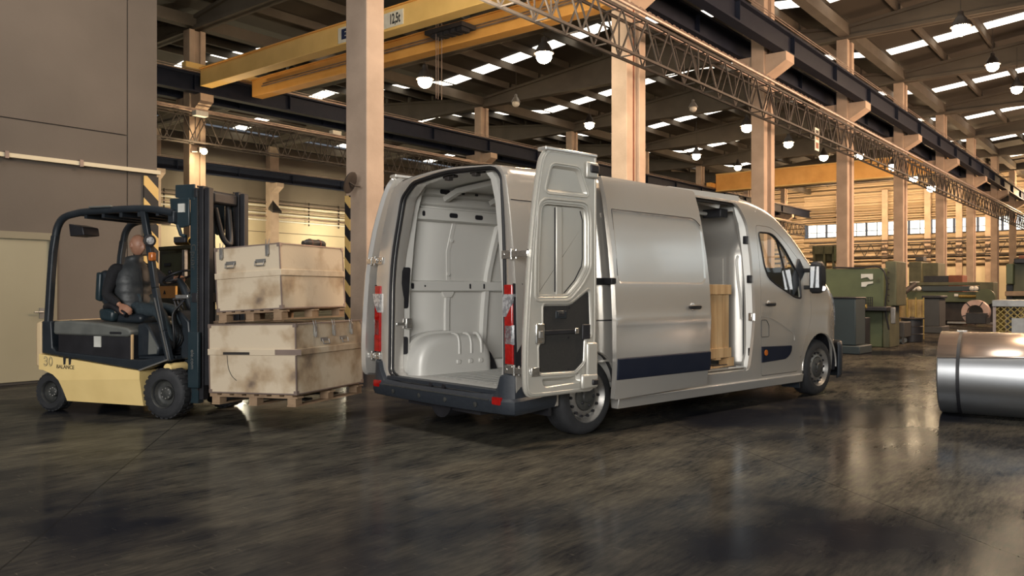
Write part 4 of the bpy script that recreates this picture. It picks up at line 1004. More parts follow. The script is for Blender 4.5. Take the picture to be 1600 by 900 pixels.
# bulkhead behind the seats
def bh_u(y, z):
    s = 3.66; 
    if z > 1.72: t = min(1, (z-1.72)/.34); s += .17*t*t*(3-2*t)
    e = min(y-.14, 1.96-y)
    if e < .16: s += -.02+.10*(1-max(0, e)/.16)**2
    return s
m = MB(); ys = [.13+(1.84)*k/36 for k in range(37)]; zs2 = [.46+(1.80)*k/36 for k in range(37)]
m.loft([[(bh_u(y, z), y, z) for y in ys] for z in zs2], closed=False, cap0=False, cap1=False); bh = m.build('bulkhead', M['bulk'], van, smooth=60); bh.modifiers.new('t', 'SOLIDIFY').thickness = .004
for y in (.42, .78, 1.3, 1.7):
    MB().loft([[(bh_u(y, z)-d, y+a, z) for a, d in ((-.03, -.004), (-.018, .014), (.018, .014), (.03, -.004))] for z in [.5+.1*k for k in range(13)]]).build('bulkhead_rib', M['bulk'], bh, smooth=50)
MB().loft([[(3.66, y, z) for y, z in ((.20, 2.25), (1.9, 2.25), (1.9, 2.40), (.20, 2.40))], [(3.69, y, z) for y, z in ((.20, 2.25), (1.9, 2.25), (1.9, 2.40), (.20, 2.40))]]).build('bulkhead_header', M['inner'], van)
MB().tube([(2.5, .50, 2.23), (3.55, .50, 2.22)], .022, 8).build('roof_rail', M['inner'], van, smooth=50)
MB().box(3.10, 3.18, .46, .54, 2.16, 2.22).build('rail_bracket', M['black'], van, bevel=.01); MB().box(3.45, 3.60, .30, .55, 2.17, 2.27).build('rail_bracket', M['black'], van, bevel=.01)
MB().tube(catmull([(3.60, .17, 1.72), (3.56, .16, 1.66), (3.57, .15, 1.45), (3.60, .14, 1.25), (3.63, .14, 1.0)], 5), .014, 8).build('grab_handle', M['inner'], van, smooth=60)
# B pillar inner face seen in the side opening
m = MB(); lo = []
for z in [.40+.1*k for k in range(20)]:
    y = inset(z); ud = 3.69 if .6 < z < 2.2 else 3.66
    lo.append([(ud+.0, y+.034, z), (ud-.03, y+.10, z), (ud+.02, y+.16, z), (ud+.12, y+.16, z), (ud+.12, y+.034, z)])
m.loft(lo).build('door_pillar', M['inner'], van, smooth=25)
for z in (.62, 1.02, 1.45, 1.9): MB().box(3.64, 3.70, inset(z)+.015, inset(z)+.06, z-.04, z+.05).build('pillar_clip', M['chrome'] if z in (1.02,) else M['black'], van, bevel=.006)
# sliding door sill steps and top track
MB().box(1.9, 3.60, .03, .10, .36, .42).box(2.3, 3.62, .08, .22, .40, .45).build('door_step', M['inner'], van, bevel=.008)
MB().box(2.0, 3.58, .05, .062, .435, .455).box(2.4, 3.3, .10, .13, .45, .468).build('step_tread', M['chrome'], van)
MB().box(2.3, 3.6, .19, .25, 2.30, 2.34).build('upper_track', M['steel_dark'], van)
MB().tube([(3.1, .17, .475), (3.45, .17, .475)], .02, 8).box(3.2, 3.5, .13, .2, .455, .47).build('lower_roller_arm', M['black'], van)

# wheels
def make_wheel(u, y, out, front):
    w = bpy.data.objects.new('wheel', None); COL.objects.link(w); w.parent = van; w.location = (u, y, .352)
    s = out
    R = .352; P = [(.225, .02), (.235, -.005), (.29, -.012), (.325, .0), (.345, .025), (.352, .05), (.352, .19), (.345, .215), (.30, .235), (.225, .225)]
    P = [(r, h*s) for r, h in P]
    MB().lathe(P+[P[0]], (0, 0, 0), (0, 1, 0), 56, cap=False).build('tyre', M['tyre'], w, smooth=35)
    m = MB()
    for h in (.08, .12, .16): m.lathe([(.3535, (h-.006)*s), (.348, h*s), (.3535, (h+.006)*s)], (0, 0, 0), (0, 1, 0), 56, cap=False)
    m.build('tread_groove', M['black'], w)
    rim = MB().lathe([(.232, .0), (.238, -.008*1), (.225, .012), (.205, .03), (.20, .045), (.185, .05), (.155, .022), (.135, .02), (.12, .05), (.06, .06), (.03, .06)] if s > 0 else [(.232, 0), (.238, .008), (.225, -.012), (.205, -.03), (.20, -.045), (.185, -.05), (.155, -.022), (.135, -.02), (.12, -.05), (.06, -.06), (.03, -.06)], (0, 0, 0), (0, 1, 0), 48, cap=False).build('rim', M['rim'], w, smooth=50)
    for k in range(14):
        a = 2*PI*k/14; c = Vector((.182*math.cos(a), s*.032, .182*math.sin(a))); MB().lathe([(.0135, -.012), (.0135, .012)], c, (0, 1, 0), 10).build('rim_slot', M['black'], w)
    h = MB().lathe([(0, -.018*1), (.05, -.016), (.06, -.004), (.105, .0), (.125, .012), (.13, .03)] if s > 0 else [(0, .018), (.05, .016), (.06, .004), (.105, .0), (.125, -.012), (.13, -.03)], (0, 0, 0), (0, 1, 0), 32, cap=False).build('hub_cap', M['hub'], w, smooth=40)
    for k in range(5):
        a = 2*PI*k/5; MB().sphere((.085*math.cos(a), -s*.004, .085*math.sin(a)), .014, 8, 6).build('wheel_nut', M['black'], w, smooth=60)
    return w
for u, f in ((UR, False), (UF, True)):
    make_wheel(u, .035, 1, f); make_wheel(u, WV-.035, -1, f)
MB().cyl((UR, .25, .352), (UR, 1.85, .352), .06, 12).build('rear_axle', M['black'], van)
for y in (.06,): MB().box(UF-.445, UF-.42, y, y+.24, .12, .55).build('mud_flap', M['fl_black'], van)
MB().box(.42, .455, .05, .28, .22, .44).build('mud_flap', M['black'], van)

# rear bumper: swept section with raised corners
def bsec(pathpt, nrm, top, out, bot=.265):
    P = [(0, bot+.02), (out*.5, bot), (out, bot+.015), (out+.02, bot+.06), (out+.022, bot+.12), (out+.0, bot+.145 if top > .42 else top-.01), (out-.01, top-.015), (out-.03, top), (0, top)]
    return [(pathpt[0]+nrm[0]*o_, pathpt[1]+nrm[1]*o_, z) for o_, z in P]
m = MB(); secs = []
hl = [((.47, .03), (0, -1), .50, .012, .30), ((.44, .03), (0, -1), .60, .015, .30), ((.2, .03), (0, -1), .63, .022, .28), ((.06, .035), (-.25, -.97), .63, .03, .27), ((.03, .05), (-.75, -.66), .625, .055, .265), ((.02, .10), (-1, -.1), .62, .085, .265), ((.02, .15), (-1, 0), .605, .09, .265), ((.02, .18), (-1, 0), .52, .09, .265), ((.02, .24), (-1, 0), .435, .092, .262), ((.02, .6), (-1, 0), .42, .10, .258), ((.02, 1.05), (-1, 0), .42, .105, .256)]
for p, nn, top, out, bot in hl: secs.append(bsec(p, nn, top, out, bot))
for p, nn, top, out, bot in hl[-2::-1]: secs.append(bsec((p[0], WV-p[1]), (nn[0], -nn[1]), top, out, bot))
m.loft(secs); bump = m.build('rear_bumper', M['plastic'], van, smooth=35)
for y in (.16, 2.0):
    p = rpoly([(y-.055, .355), (y+.055, .355), (y+.055, .42), (y-.055, .42)], .015, 3); MB().loft([[(-.07, a, b) for a, b in p], [(-.094, a, b) for a, b in p]]).build('rear_reflector', M['redlens'], bump)
for y in (.42, .85, 1.25, 1.68): MB().lathe([(.022, 0), (.022, .006), (.016, .008), (0, .009)], (-.104, y, .335), (-1, 0, 0), 16).build('parking_sensor', M['hub'], bump, smooth=40)
MB().box(-.112, -.10, .25, 1.85, .385, .395).build('bumper_step_edge', M['hub'], bump)
MB().box(.02, .2, .5, 1.6, .22, .27).build('tow_bracket', M['black'], van)
MB().box(.44, .52, .02, .05, .30, .44).build('arch_corner', M['silver'], van, bevel=.01)
# tail lights
for left in (False, True):
    t = None
    def lens(name, mt, z0, z1, y0=.015, y1=.125, w=.03, cut=0, par=None):
        P = [(y0+.0, z0), (y1, z0), (y1, z1), (y0, z1-cut)]
        m = MB(); m.loft([[(.05, y+(inset(z)), z) for y, z in P], [(-.022, y+inset(z), z) for y, z in P], [(-.035, y+inset(z)+(.012 if y < .05 else -.012), z) for y, z in P]])
        mirror_y(m, left); return m.build(name, M[mt], par or van, bevel=.006)
    b = lens('tail_light', 'redlens', .70, 1.37)
    lens('reversing_lens', 'clearlens', .865, 1.03, .008, .128, par=b); 
    P = [(.0, 1.29), (.128, 1.29), (.128, 1.10), (.085, 1.10), (.02, 1.20)]
    m = MB(); m.loft([[(.05, y+.01, z) for y, z in P], [(-.041, y+.01, z) for y, z in P]]); mirror_y(m, left); m.build('indicator_lens', M['clearlens'], b)
    m = MB(); m.loft([[(.08, y+(inset(z)), z) for y, z in ((-.008, .68), (.0, 1.38), (.02, 1.38), (.015, .68))], [(-.02, y+(inset(z)), z) for y, z in ((-.004, .68), (.004, 1.38), (.02, 1.38), (.015, .68))]]); mirror_y(m, left); m.build('lens_surround', M['black'], b)

# hinges
def hinge(z, left):
    m = MB(); y = inset(z)
    m.box(-.035, -.012, y+.02, y+.12, z-.035, z+.035); m.cyl((-.04, y-.01, z-.045), (-.04, y-.01, z+.045), .014, 12); m.cyl((-.04, y-.07, z-.04), (-.04, y-.07, z+.04), .012, 12)
    m.box(-.05, -.02, y-.08, y+.03, z-.025, z+.025); k_ = -.145 if left else -.235; m.box(-.05, .04, y+k_, y+k_+.03, z-.035, z+.035); m.box(-.06, -.045, y+k_+.015, y-.05, z-.025, z+.025)
    for a in (.04, .09): m.cyl((-.042, y+a, z), (-.034, y+a, z), .012, 10)
    mirror_y(m, left); m.build('door_hinge', M['chrome'], van, bevel=.003)
for z in (1.625, .655): hinge(z, False); hinge(z, True)

# folded rear doors (flat along the body side, inner face outwards)
D_OUT = rpoly([(-.09, .47), (-.10, .80), (-.07, 1.24), (-.03, 1.71), (.03, 2.15), (.09, 2.43), (.16, 2.50), (.75, 2.505), (.75, 1.2), (.735, .74), (.735, .50), (.70, .455), (.02, .455)], [.1, .2, .3, .3, .2, .06, .05, .01, .01, .01, .02, .02, .08], 4)
def rear_door(left):
    y_in, y_out = (-.125, -.055) if left else (-.215, -.145)
    def yv(y): return WV-y if left else y
    door = MB(); 
    W1 = rpoly([(.20, 2.37), (.53, 2.37), (.64, 2.15), (.13, 2.145)], [.05, .05, .04, .04], 4)
    W2 = rpoly([(.07, 2.055), (.63, 2.06), (.65, 1.93), (.65, 1.52), (.55, 1.39), (.40, 1.265), (.035, 1.265), (.04, 1.6)], [.09, .08, .05, .05, .06, .05, .02, .1], 4)
    W3 = rpoly([(.10, 1.205), (.43, 1.205), (.66, 1.335), (.68, .93), (.60, .90), (.59, .70), (.48, .625), (.055, .635), (.05, .86), (.10, .93)], [.03, .05, .04, .03, .03, .03, .03, .03, .02, .02], 4)
    W4 = rpoly([(.08, .595), (.44, .585), (.53, .62), (.55, .53), (.10, .515)], [.03, .04, .02, .03, .04], 4)
    V, T = skin2d(D_OUT, [W1, W2, W3, W4], step=.2); door.add([(u, y_in, z) for u, z in V], T)
    for Wn, dep in ((W1, .03), (W2, .03), (W3, .012), (W4, .035)):
        door.loft([[(u, y_in, z) for u, z in Wn], [(u, y_in+.006, z) for u, z in shrink(Wn, .006)], [(u, y_in+dep, z) for u, z in shrink(Wn, .022 if dep > .02 else .008)]], cap0=False, cap1=True)
    S1 = shrink(D_OUT, -.014); S0 = shrink(D_OUT, .0)
    door.loft([[(u, y_in, z) for u, z in D_OUT], [(u, y_in+.022, z) for u, z in D_OUT], [(u, y_in+.024, z) for u, z in S1], [(u, y_in+.034, z) for u, z in S1], [(u, y_out, z) for u, z in shrink(D_OUT, .01)]], cap0=False, cap1=True)
    if left: mirror_y(door, True)
    d = door.build('rear_door', M['silver'] if left else M['doorin'], van, smooth=30)
    def box(name, mt, u0, u1, y0, y1, z0, z1, bv=.004, par=None):
        m = MB().box(u0, u1, y0, y1, z0, z1)
        if left: mirror_y(m, True)
        return m.build(name, M[mt], par or d, bevel=bv)
    m = MB(); W3s = shrink(W3, .012); m.loft([[(u, y_in+.012, z) for u, z in W3s], [(u, y_in+.004, z) for u, z in W3s]])
    if left: mirror_y(m, True)
    tp = m.build('door_trim_panel', M['trimpanel'], d)
    fr = box('inner_pull', 'fl_black', .24, .37, y_in-.006, y_in+.004, 1.085, 1.15, .01); box('pull_recess', 'black', .265, .345, y_in-.008, y_in, 1.10, 1.135, .004)
    box('check_strap', 'black', .10, .52, y_in-.010, y_in+.002, .955, .99, .003); box('strap_buckle', 'chrome', .47, .515, y_in-.014, y_in, .95, 1.0, .004)
    box('latch_mount', 'black', .56, .66, y_in-.014, y_in+.004, .90, 1.03, .02)
    m = MB()
    for u, z in ((.13, 1.17), (.41, 1.175), (.64, 1.27), (.40, .92), (.40, .65), (.07, .88), (.61, .97)): m.cyl((u, y_in+.006, z), (u, y_in-.001, z), .008, 8)
    if left: mirror_y(m, True)
    m.build('panel_studs', M['black'], d)
    box('strap_anchor', 'chrome', .0, .10, y_in-.02, y_in+.004, .88, 1.05, .012); box('anchor_bolt', 'rim', .03, .07, y_in-.03, y_in, .93, .99, .004)
    # vertical stiffener and window border in the big recess
    box('stiffener', 'doorin', .265, .335, y_in+.012, y_in+.034, 1.285, 2.03, .008); box('stiffener_gap', 'black', .255, .265, y_in+.024, y_in+.034, 1.31, 2.02, 0)
    for dd, mt in ((.045, 'seal'),):
        m = MB(); m.tube([(u, y_in+.028, z) for u, z in ((.37, 1.30), (.50, 1.41), (.585, 1.53), (.60, 1.60), (.60, 1.93), (.57, 2.01))], .005, 6)
        if left: mirror_y(m, True)
        m.build('panel_crease', M[mt], d)
    m = MB(); m.tube([(u, y_in+.010, z) for u, z in shrink(W2, .012)], .009, 6, closed=True); m.tube([(u, y_in+.0, z) for u, z in shrink(W2, -.03)], .012, 6, closed=True)
    m.tube([(u, y_in-.0, z) for u, z in shrink(W1, -.018)], .008, 6, closed=True); m.tube([(u, y_in-.0, z) for u, z in shrink(W3, -.014)], .008, 6, closed=True)
    if left: mirror_y(m, True)
    m.build('pressed_border', M['doorin'] if not left else M['silver'], d, smooth=60)
    box('upper_latch', 'doorin', .60, .75, y_in-.03, y_in+.0, 2.30, 2.44, .014); box('latch_bolt', 'black', .64, .745, y_in-.045, y_in-.01, 2.345, 2.42, .012)
    box('lower_latch_housing', 'doorin', .60, .735, y_in-.035, y_in, .56, .87, .03); box('lower_latch_foot', 'doorin', .53, .735, y_in-.04, y_in, .47, .60, .03); box('latch_bolt', 'black', .65, .72, y_in-.055, y_in-.02, .50, .55, .01)
    box('top_spoiler', 'silver', .12, .76, y_in-.01, y_out+.03, 2.485, 2.52, .012)
    m = MB(); m.tube([(u, y_in+.002, z) for u, z in shrink(D_OUT, .018)], .007, 6, closed=True)
    if left: mirror_y(m, True)
    m.build('weather_strip', M['doorin'] if not left else M['seal'], d, smooth=60)
    if left:   # pressed window outline on its outer skin
        m = MB(); m.tube([(u, y_out+.001, z) for u, z in rpoly([(.10, 1.35), (.66, 1.35), (.66, 2.12), (.16, 2.12)], .08, 5)], .007, 6, closed=True); mirror_y(m, True); m.build('pressed_outline', M['seal'], d)
    return d
rear_door(False); rear_door(True)

# sliding door
SO = -.105
sd_out = rpoly([(1.155, .31), (2.615, .34), (2.66, .9), (2.66, 1.4), (2.62, 2.0), (2.585, 2.375), (1.13, 2.40), (1.14, 1.6)], [.02, .02, .2, .2, .2, .03, .02, .1], 4)
pan = rpoly([(1.19, 2.085), (2.50, 2.075), (2.61, 1.98), (2.60, 1.43), (2.54, 1.385), (1.22, 1.385), (1.19, 1.43)], [.01, .09, .06, .04, .04, .02, .03], 5)
pan_i = shrink(pan, .022)
low = [(1.16, 1.045), (2.66, 1.045)]
def sd_y(u, z):
    y = inset(z)
    if inside((u, z), pan):
        y += .010 if inside((u, z), shrink(pan, .018)) else .0
    if z < 1.045 and z > 1.03: y -= .008*(1.045-z)/.015
    elif z <= 1.03 and z > .99: y -= .008*(z-.99)/.04
    return y
band = [(1.158, .99), (2.657, .99), (2.658, 1.03), (1.157, 1.03)]
b2 = [(1.157, 1.031), (2.658, 1.031), (2.659, 1.046), (1.156, 1.046)]
sl = sheet(sd_out, [], [shrink(pan, .002), shrink(pan, .020), shrink(band, .002)], yf=sd_y, off=SO, step=.09)
sdoor = slab(sl, 'sliding_door', M['silver'], van, .05, smooth=22)
m = MB(); m.tube([(u, inset(z)+SO-.001, z) for u, z in pan[-1:]+pan[:14]], .004, 6); m.build('panel_seam', M['black'], sdoor)
m = MB(); lo = [[(u, inset(z)+SO-d, z) for z, d in ((.49, -.01), (.495, .012), (.56, .016), (.685, .014), (.70, -.01))] for u in (1.165, 2.645)]; m.loft(lo); m.build('side_moulding', M['navy'], sdoor, bevel=.004)
def handle(par, u, z, y):
    b = MB().lathe([(.045, 0), (.042, .012), (.03, .015)], (u-.02, y+.012, z), (0, -1, 0), 20).build('handle_cup', M['silver'], par, smooth=50)
    m = MB(); m.loft([[(uu, yy, zz) for yy, zz in ((y-.03+k_, z-h_), (y-.045+k_, z-h_*.6), (y-.045+k_, z+h_*.6), (y-.03+k_, z+h_), (y-.022+k_, z))] for uu, k_, h_ in ((u-.11, .012, .012), (u-.09, 0, .02), (u+.06, 0, .022), (u+.085, .01, .016))]); m.box(u-.085, u-.06, y-.03, y, z-.012, z+.012); m.box(u+.03, u+.06, y-.03, y, z-.012, z+.012)
    m.build('door_handle', M['seal'], par, smooth=40)
handle(sdoor, 2.36, 1.155, SO)
MB().box(1.10, 1.165, inset(1.42)+SO-.004, inset(1.42)+.0, 1.38, 1.44).build('rear_roller_arm', M['seal'], sdoor, bevel=.006)
MB().box(.30, 1.28, inset(1.42)-.012, inset(1.42)+.01, 1.375, 1.44).build('rear_slide_track', M['seal'], van, bevel=.005)
# front doors
for left in (False, True):
    fd = sheet(door_f, [win_f], left=left, step=.07); fdo = slab(fd, 'front_door', M['silver'], van, .03, left)
    gm = MB(); V, T = skin2d(shrink(win_f, -.012), step=.2); gm.add([(u, side_y(u, z)+.014, z) for u, z in V], T)
    if left: mirror_y(gm, True)
    gm.build('door_window', M['glass'], fdo, smooth=60)
    m = MB(); m.tube([(u, side_y(u, z)+.001, z) for u, z in shrink(win_f, -.006)], .012, 6, closed=True); m.bar((4.30, side_y(4.3, 1.96)+.01, 1.96), (4.50, side_y(4.5, 1.29)+.01, 1.29), .03, .012, up=(0, 1, 0))
    if left: mirror_y(m, True)
    m.build('window_seal', M['seal'], fdo, smooth=40)
    m = MB(); P = rpoly([(3.83, .68), (4.50, .665), (4.495, .58), (4.38, .505), (3.845, .49)], [.005, .02, .06, .06, .005], 4)
    m.loft([[(u, inset(z)+.005, z) for u, z in P], [(u, inset(z)-.014, z) for u, z in shrink(P, .004)]])
    if left: mirror_y(m, True)
    mo = m.build('side_moulding', M['navy'], fdo)
    m = MB().cyl((3.90, -.012, .605), (3.90, -.02, .605), .034, 18); 
    if left: mirror_y(m, True)
    m.build('side_marker', M['amber'], fdo)
    if not left: handle(fdo, 4.01, 1.165, inset(1.165))
    if not left:
        m = MB(); m.tube([(u, -.001+inset(z), z) for u, z in rpoly([(3.82, .79), (3.985, .79), (3.985, .92), (3.93, .985), (3.82, .985)], .02, 4)], .0035, 6, closed=True); m.build('filler_flap_seam', M['black'], fdo)
        m = MB(); m.tube(catmull([(3.80, 1.02, ), (3.98, 1.01), (4.2, .95), (4.42, .86), (4.55, .80), (4.57, .74)], 5) and [(p[0], inset(p[1])-.0005, p[1]) for p in catmull([(3.80, 1.02), (3.98, 1.01), (4.2, .95), (4.42, .86), (4.55, .80), (4.57, .72)], 5)], .004, 6); m.build('pressed_crease', M['silver'], fdo, smooth=60)
    # mirror
    def mb(m):
        if left: mirror_y(m, True)
        return m
    mm = mb(MB().prism([(4.60, .02, 1.26), (4.88, .02, 1.56), (4.74, .02, 1.72), (4.60, .03, 1.5)], (0, .03, 0))).build('side_mirror', M['plastic'], van, bevel=.01)
    lo = []
    for z, du, y0, y1 in ((1.29, .05, -.16, -.09), (1.32, .08, -.21, -.07), (1.45, .09, -.225, -.065), (1.60, .085, -.22, -.07), (1.66, .07, -.20, -.08), (1.685, .03, -.17, -.10)):
        lo.append([(4.86-du*.6, y0, z), (4.86-du*.6, y1, z), (4.86+du*.7, y1, z), (4.86+du, (y0+y1)/2, z), (4.86+du*.7, y0, z)])
    mh = mb(MB().loft(lo)).build('mirror_housing', M['seal'], mm, smooth=60)
    mb(MB().prism([(4.80, -.20, 1.36), (4.80, -.085, 1.36), (4.803, -.085, 1.62), (4.803, -.195, 1.62)], (-.004, 0, 0))).build('mirror_glass', M['mirror'], mm)
    for z_ in (1.34, 1.55): mb(MB().box(4.82, 4.88, -.08, .04, z_, z_+.05)).build('mirror_arm', M['seal'], mm, bevel=.01)
    mb(MB().lathe([(0, 0), (.03, .003), (.04, .02), (.03, .05)], (4.90, -.205, 1.35), (-1, -.4, 0), 12)).build('mirror_indicator', M['clearlens'], mm, smooth=50)
# body seam behind the front door and on the H2 roof line
m = MB(); m.tube([(u, inset(2.09)-.0, 2.095) for u in (.02, 1.1)], .005, 6); m.build('roof_line_seam', M['black'], van)
m = MB(); m.tube([(u, inset(1.045), 1.045) for u in (.1, 1.2)], .006, 6); m.build('belt_seam', M['black'], van)
MB().box(.50, 1.2, 0, .01, .66, .68).build('arch_trim', M['silver'], van)
# cab interior
for y in (.45, 1.05, 1.62):
    s = MB().loft([[(u, yy, z) for u, z in ((4.0, .95), (4.45, .95), (4.5, 1.02), (4.45, 1.06), (3.98, 1.08))] for yy in (y-.24, y+.24)]).build('cab_seat', M['fl_black'], van, bevel=.03)
    MB().loft([[(u, yy, z) for u, z in ((3.96, 1.05), (4.08, 1.05), (4.0, 1.46), (3.86, 1.46))] for yy in (y-.22, y+.22)]).build('seat_back', M['fl_black'], s, bevel=.03)
    MB().box(3.86, 3.95, y-.12, y+.12, 1.49, 1.62).build('headrest', M['fl_black'], s, bevel=.025)
MB().loft([[(u, y, z) for u, z in ((4.70, .7), (4.62, 1.05), (4.72, 1.30), (5.25, 1.36), (5.35, 1.0), (5.3, .7))] for y in (.10, 2.0)]).build('dashboard', M['fl_black'], van, bevel=.02)
MB().box(3.75, 4.9, .10, 2.0, .60, .66).build('cab_floor', M['black'], van); MB().box(3.7, 3.74, .16, 1.94, .5, 1.5).build('cab_rear_trim', M['fl_black'], van)
MB().tube([(4.60+.05*math.cos(t), 1.62+.19*math.sin(t), 1.28+.16*math.cos(t)) for t in [2*PI*k/24 for k in range(24)]], .015, 8, closed=True).build('steering_wheel', M['black'], van, smooth=60)
m = MB().box(2.3, 3.6, .16, .24, 2.34, 2.41); m.build('roof_side_rail', M['inner'], van)

# wooden crate on a pallet inside the side door
CM = Matrix.Translation((VX, VY, 0)) @ Matrix.Rotation(PI/2-TH, 4, 'Z')
def vthing(name, label, cat, u, v, z):
    return thing(name, label, cat, M=CM @ Matrix.Translation((u, v, z)))
t = vthing('wooden_pallet', 'raw pine pallet on the van floor in the side doorway', 'pallet', 2.35, .15, .466)
for y in (0, .42, .82): MB().box(0, 1.14, y, y+.12, .0, .018).build('skid_board', M['pine'], t)
for y in (0, .42, .82):
    for x in (.0, .50, 1.02): MB().box(x, x+.12, y, y+.12, .018, .085).build('block', M['pine'], t)
for x in (0, .26, .52, .78, 1.04): MB().box(x, x+.10, 0, .94, .085, .103).build('deck_board', M['pine'], t)
t = vthing('slatted_crate', 'raw pine crate of upright boards standing in the side doorway of the van', 'crate', 2.35, .15, .571)
H_ = .80
for k in range(9):
    x = .01+k*.119; MB().box(x, x+.107, .02, .042, 0, H_-.02+(.004*(k % 3))).build('upright_board', M['pine'], t, bevel=.003)
for z in (.0, H_-.09):
    MB().box(0, 1.09, 0, .02, z, z+.11).build('cross_board', M['pine'], t, bevel=.003)
for k in range(8): MB().box(1.065, 1.085, .045+.11*k, .15+.11*k, 0, H_-.02).build('end_board', M['pine'], t, bevel=.003)
for k in range(8): MB().box(0.0, .02, .045+.11*k, .15+.11*k, 0, H_-.02).build('end_board', M['pine'], t, bevel=.003)
MB().box(0, 1.09, .02, .93, H_-.02, H_).build('lid', M['pine'], t)
MB().box(.02, 1.065, .90, .92, 0, H_-.02).build('back_panel', M['pine'], t)
# ------------------------------------------------------------------ electric forklift (local: x forward, y away from the camera, z up; near wheel faces at y = 0)
FO = Vector((-3.59, 8.38, 0)); FR = math.radians(-19)
FM = Matrix.Translation(FO) @ Matrix.Rotation(FR, 4, 'Z')
fk = thing('forklift', 'yellow and black counterbalance forklift holding two stacked crates', 'forklift', FO, FR)
FW = 1.10
def P2(poly, y0, y1, name, mt, bevel=.01, par=None, smooth=0):
    return MB().prism([(x, y0, z) for x, z in poly], (0, y1-y0, 0)).build(name, M[mt], par or fk, bevel=bevel, smooth=smooth)
# yellow chassis side with wheel cut-out and a folded crease
for y0, y1, s in ((.02, .30, 1), (FW-.30, FW-.02, -1)):
    ye = y0 if s == 1 else y1; yi = y1 if s == 1 else y0
    ch = [(-1.70, .63), (-1.70, .46), (-1.64, .455), (-1.50, .41), (-1.42, .33), (-1.37, .22), (-1.34, .125), (-.315, .115), (-.315, .40), (-.315, .485)]
    cr = [(-1.70, .63, 0), (-1.70, .46, 0), (-1.64, .455, 0), (-1.50, .41, 0), (-1.42, .35, 0), (-1.38, .25, .02), (-1.34, .125, .04), (-.315, .115, .055), (-.315, .40, -.0), (-.315, .485, 0)]
    m = MB(); a = [(x, ye+s*d, z) for x, z, d in cr]; b = [(x, yi, z) for x, z, d in cr]
    n_ = len(cr); vs = a+b
    fs = [(i, (i+1) % n_, n_+(i+1) % n_, n_+i) for i in range(n_)]
    fs += [(0, 1, 2, 3), (0, 3, 4, 9), (4, 5, 8, 9), (5, 6, 7, 8), tuple(range(n_, 2*n_))]
    m.add(vs, fs); m.build('chassis_panel', M['fl_yellow'], fk)
P2([(-1.80, .97), (-1.70, 1.0), (-1.70, .46), (-1.80, .48)], .06, FW-.06, 'counterweight', 'fl_rust', .03)
P2([(-1.70, .99), (-1.64, .99), (-1.64, .635), (-1.70, .635)], .045, FW-.045, 'counterweight_edge', 'fl_rust', .015)
P2([(-1.62, .42), (-1.30, .42), (-1.30, .18), (-1.45, .16), (-1.6, .3)], .32, FW-.32, 'rear_chassis', 'fl_black', .01)
P2([(-.32, .11), (-1.36, .11), (-1.36, .5), (-.32, .5)], .28, FW-.28, 'belly', 'fl_black', .01)
fr = P2([(-1.67, .99), (-1.67, .637), (-.31, .488), (.04, .60), (-.02, .64), (-.30, .60), (-.46, .60), (-1.47, .66), (-1.52, .70), (-1.54, .99)], .03, .16, 'side_frame', 'fl_black', .012)
P2([(-1.67, .99), (-1.67, .637), (-.31, .488), (.04, .60), (-.02, .64), (-.30, .60), (-.46, .60), (-1.47, .66), (-1.52, .70), (-1.54, .99)], FW-.16, FW-.03, 'side_frame', 'fl_black', .012)
MB().bar((-.315, .015, .492), (.06, .015, .615), .02, .015).build('frame_edge', M['rim'], fk)
P2([(-1.47, .86), (-1.47, .60), (-.46, .58), (-.46, .86)], .06, FW-.06, 'battery_case', 'black', .01)
P2([(-.462, .86), (-.462, .585), (-.44, .585), (-.44, .86)], .05, .075, 'battery_post', 'pine', .003)
P2([(-1.50, .99), (-1.51, .86), (-1.48, .845), (-.50, .835), (-.455, .85), (-.44, .90), (-.50, .93), (-.86, .975), (-1.30, 1.0)], .03, FW-.03, 'battery_hood', 'fl_grey', .02)
slot_p = rpoly([(-.72, .862), (-.56, .862), (-.56, .888), (-.72, .888)], .012, 3); MB().prism([(x, .028, z) for x, z in slot_p], (0, .01, 0)).build('hood_slot', M['black'], fk)
MB().box(-.955, -.86, .048, .058, .72, .835).build('data_plate', M['paper'], fk)
P2([(-1.47, 1.0), (-.72, 1.015), (-.72, 1.03), (-1.47, 1.015)], FW-.20, FW-.06, 'far_hood_edge', 'fl_rust', .01)
# step and front cowl
P2([(-.46, .60), (.03, .60), (.03, .64), (-.46, .63)], .16, FW-.16, 'floor_plate', 'fl_black', .006)
P2([(-.46, .62), (-.46, .97), (-.36, .985), (-.30, .93), (-.17, .72), (-.19, .64)], .14, .45, 'seat_pedestal', 'fl_black', .02)
MB().prism([(-.30, .135, .90), (-.19, .135, .73), (-.20, .135, .66), (-.31, .135, .65)], (0, .008, 0)).build('pedestal_cover', M['fl_grey'], fk)
P2([(-.46, .62), (-.46, .95), (-.20, .95), (-.19, .62)], .45, FW-.1, 'seat_pedestal', 'fl_black', .02)
P2([(.0, .60), (.16, .60), (.12, 1.0), (-.02, 1.12), (-.06, 1.1), (.02, .95)], .25, FW-.15, 'dash_cowl', 'fl_black', .02)
P2([(-.04, .35), (.28, .30), (.28, .64), (.0, .64)], .32, FW-.32, 'axle_housing', 'fl_black', .02)
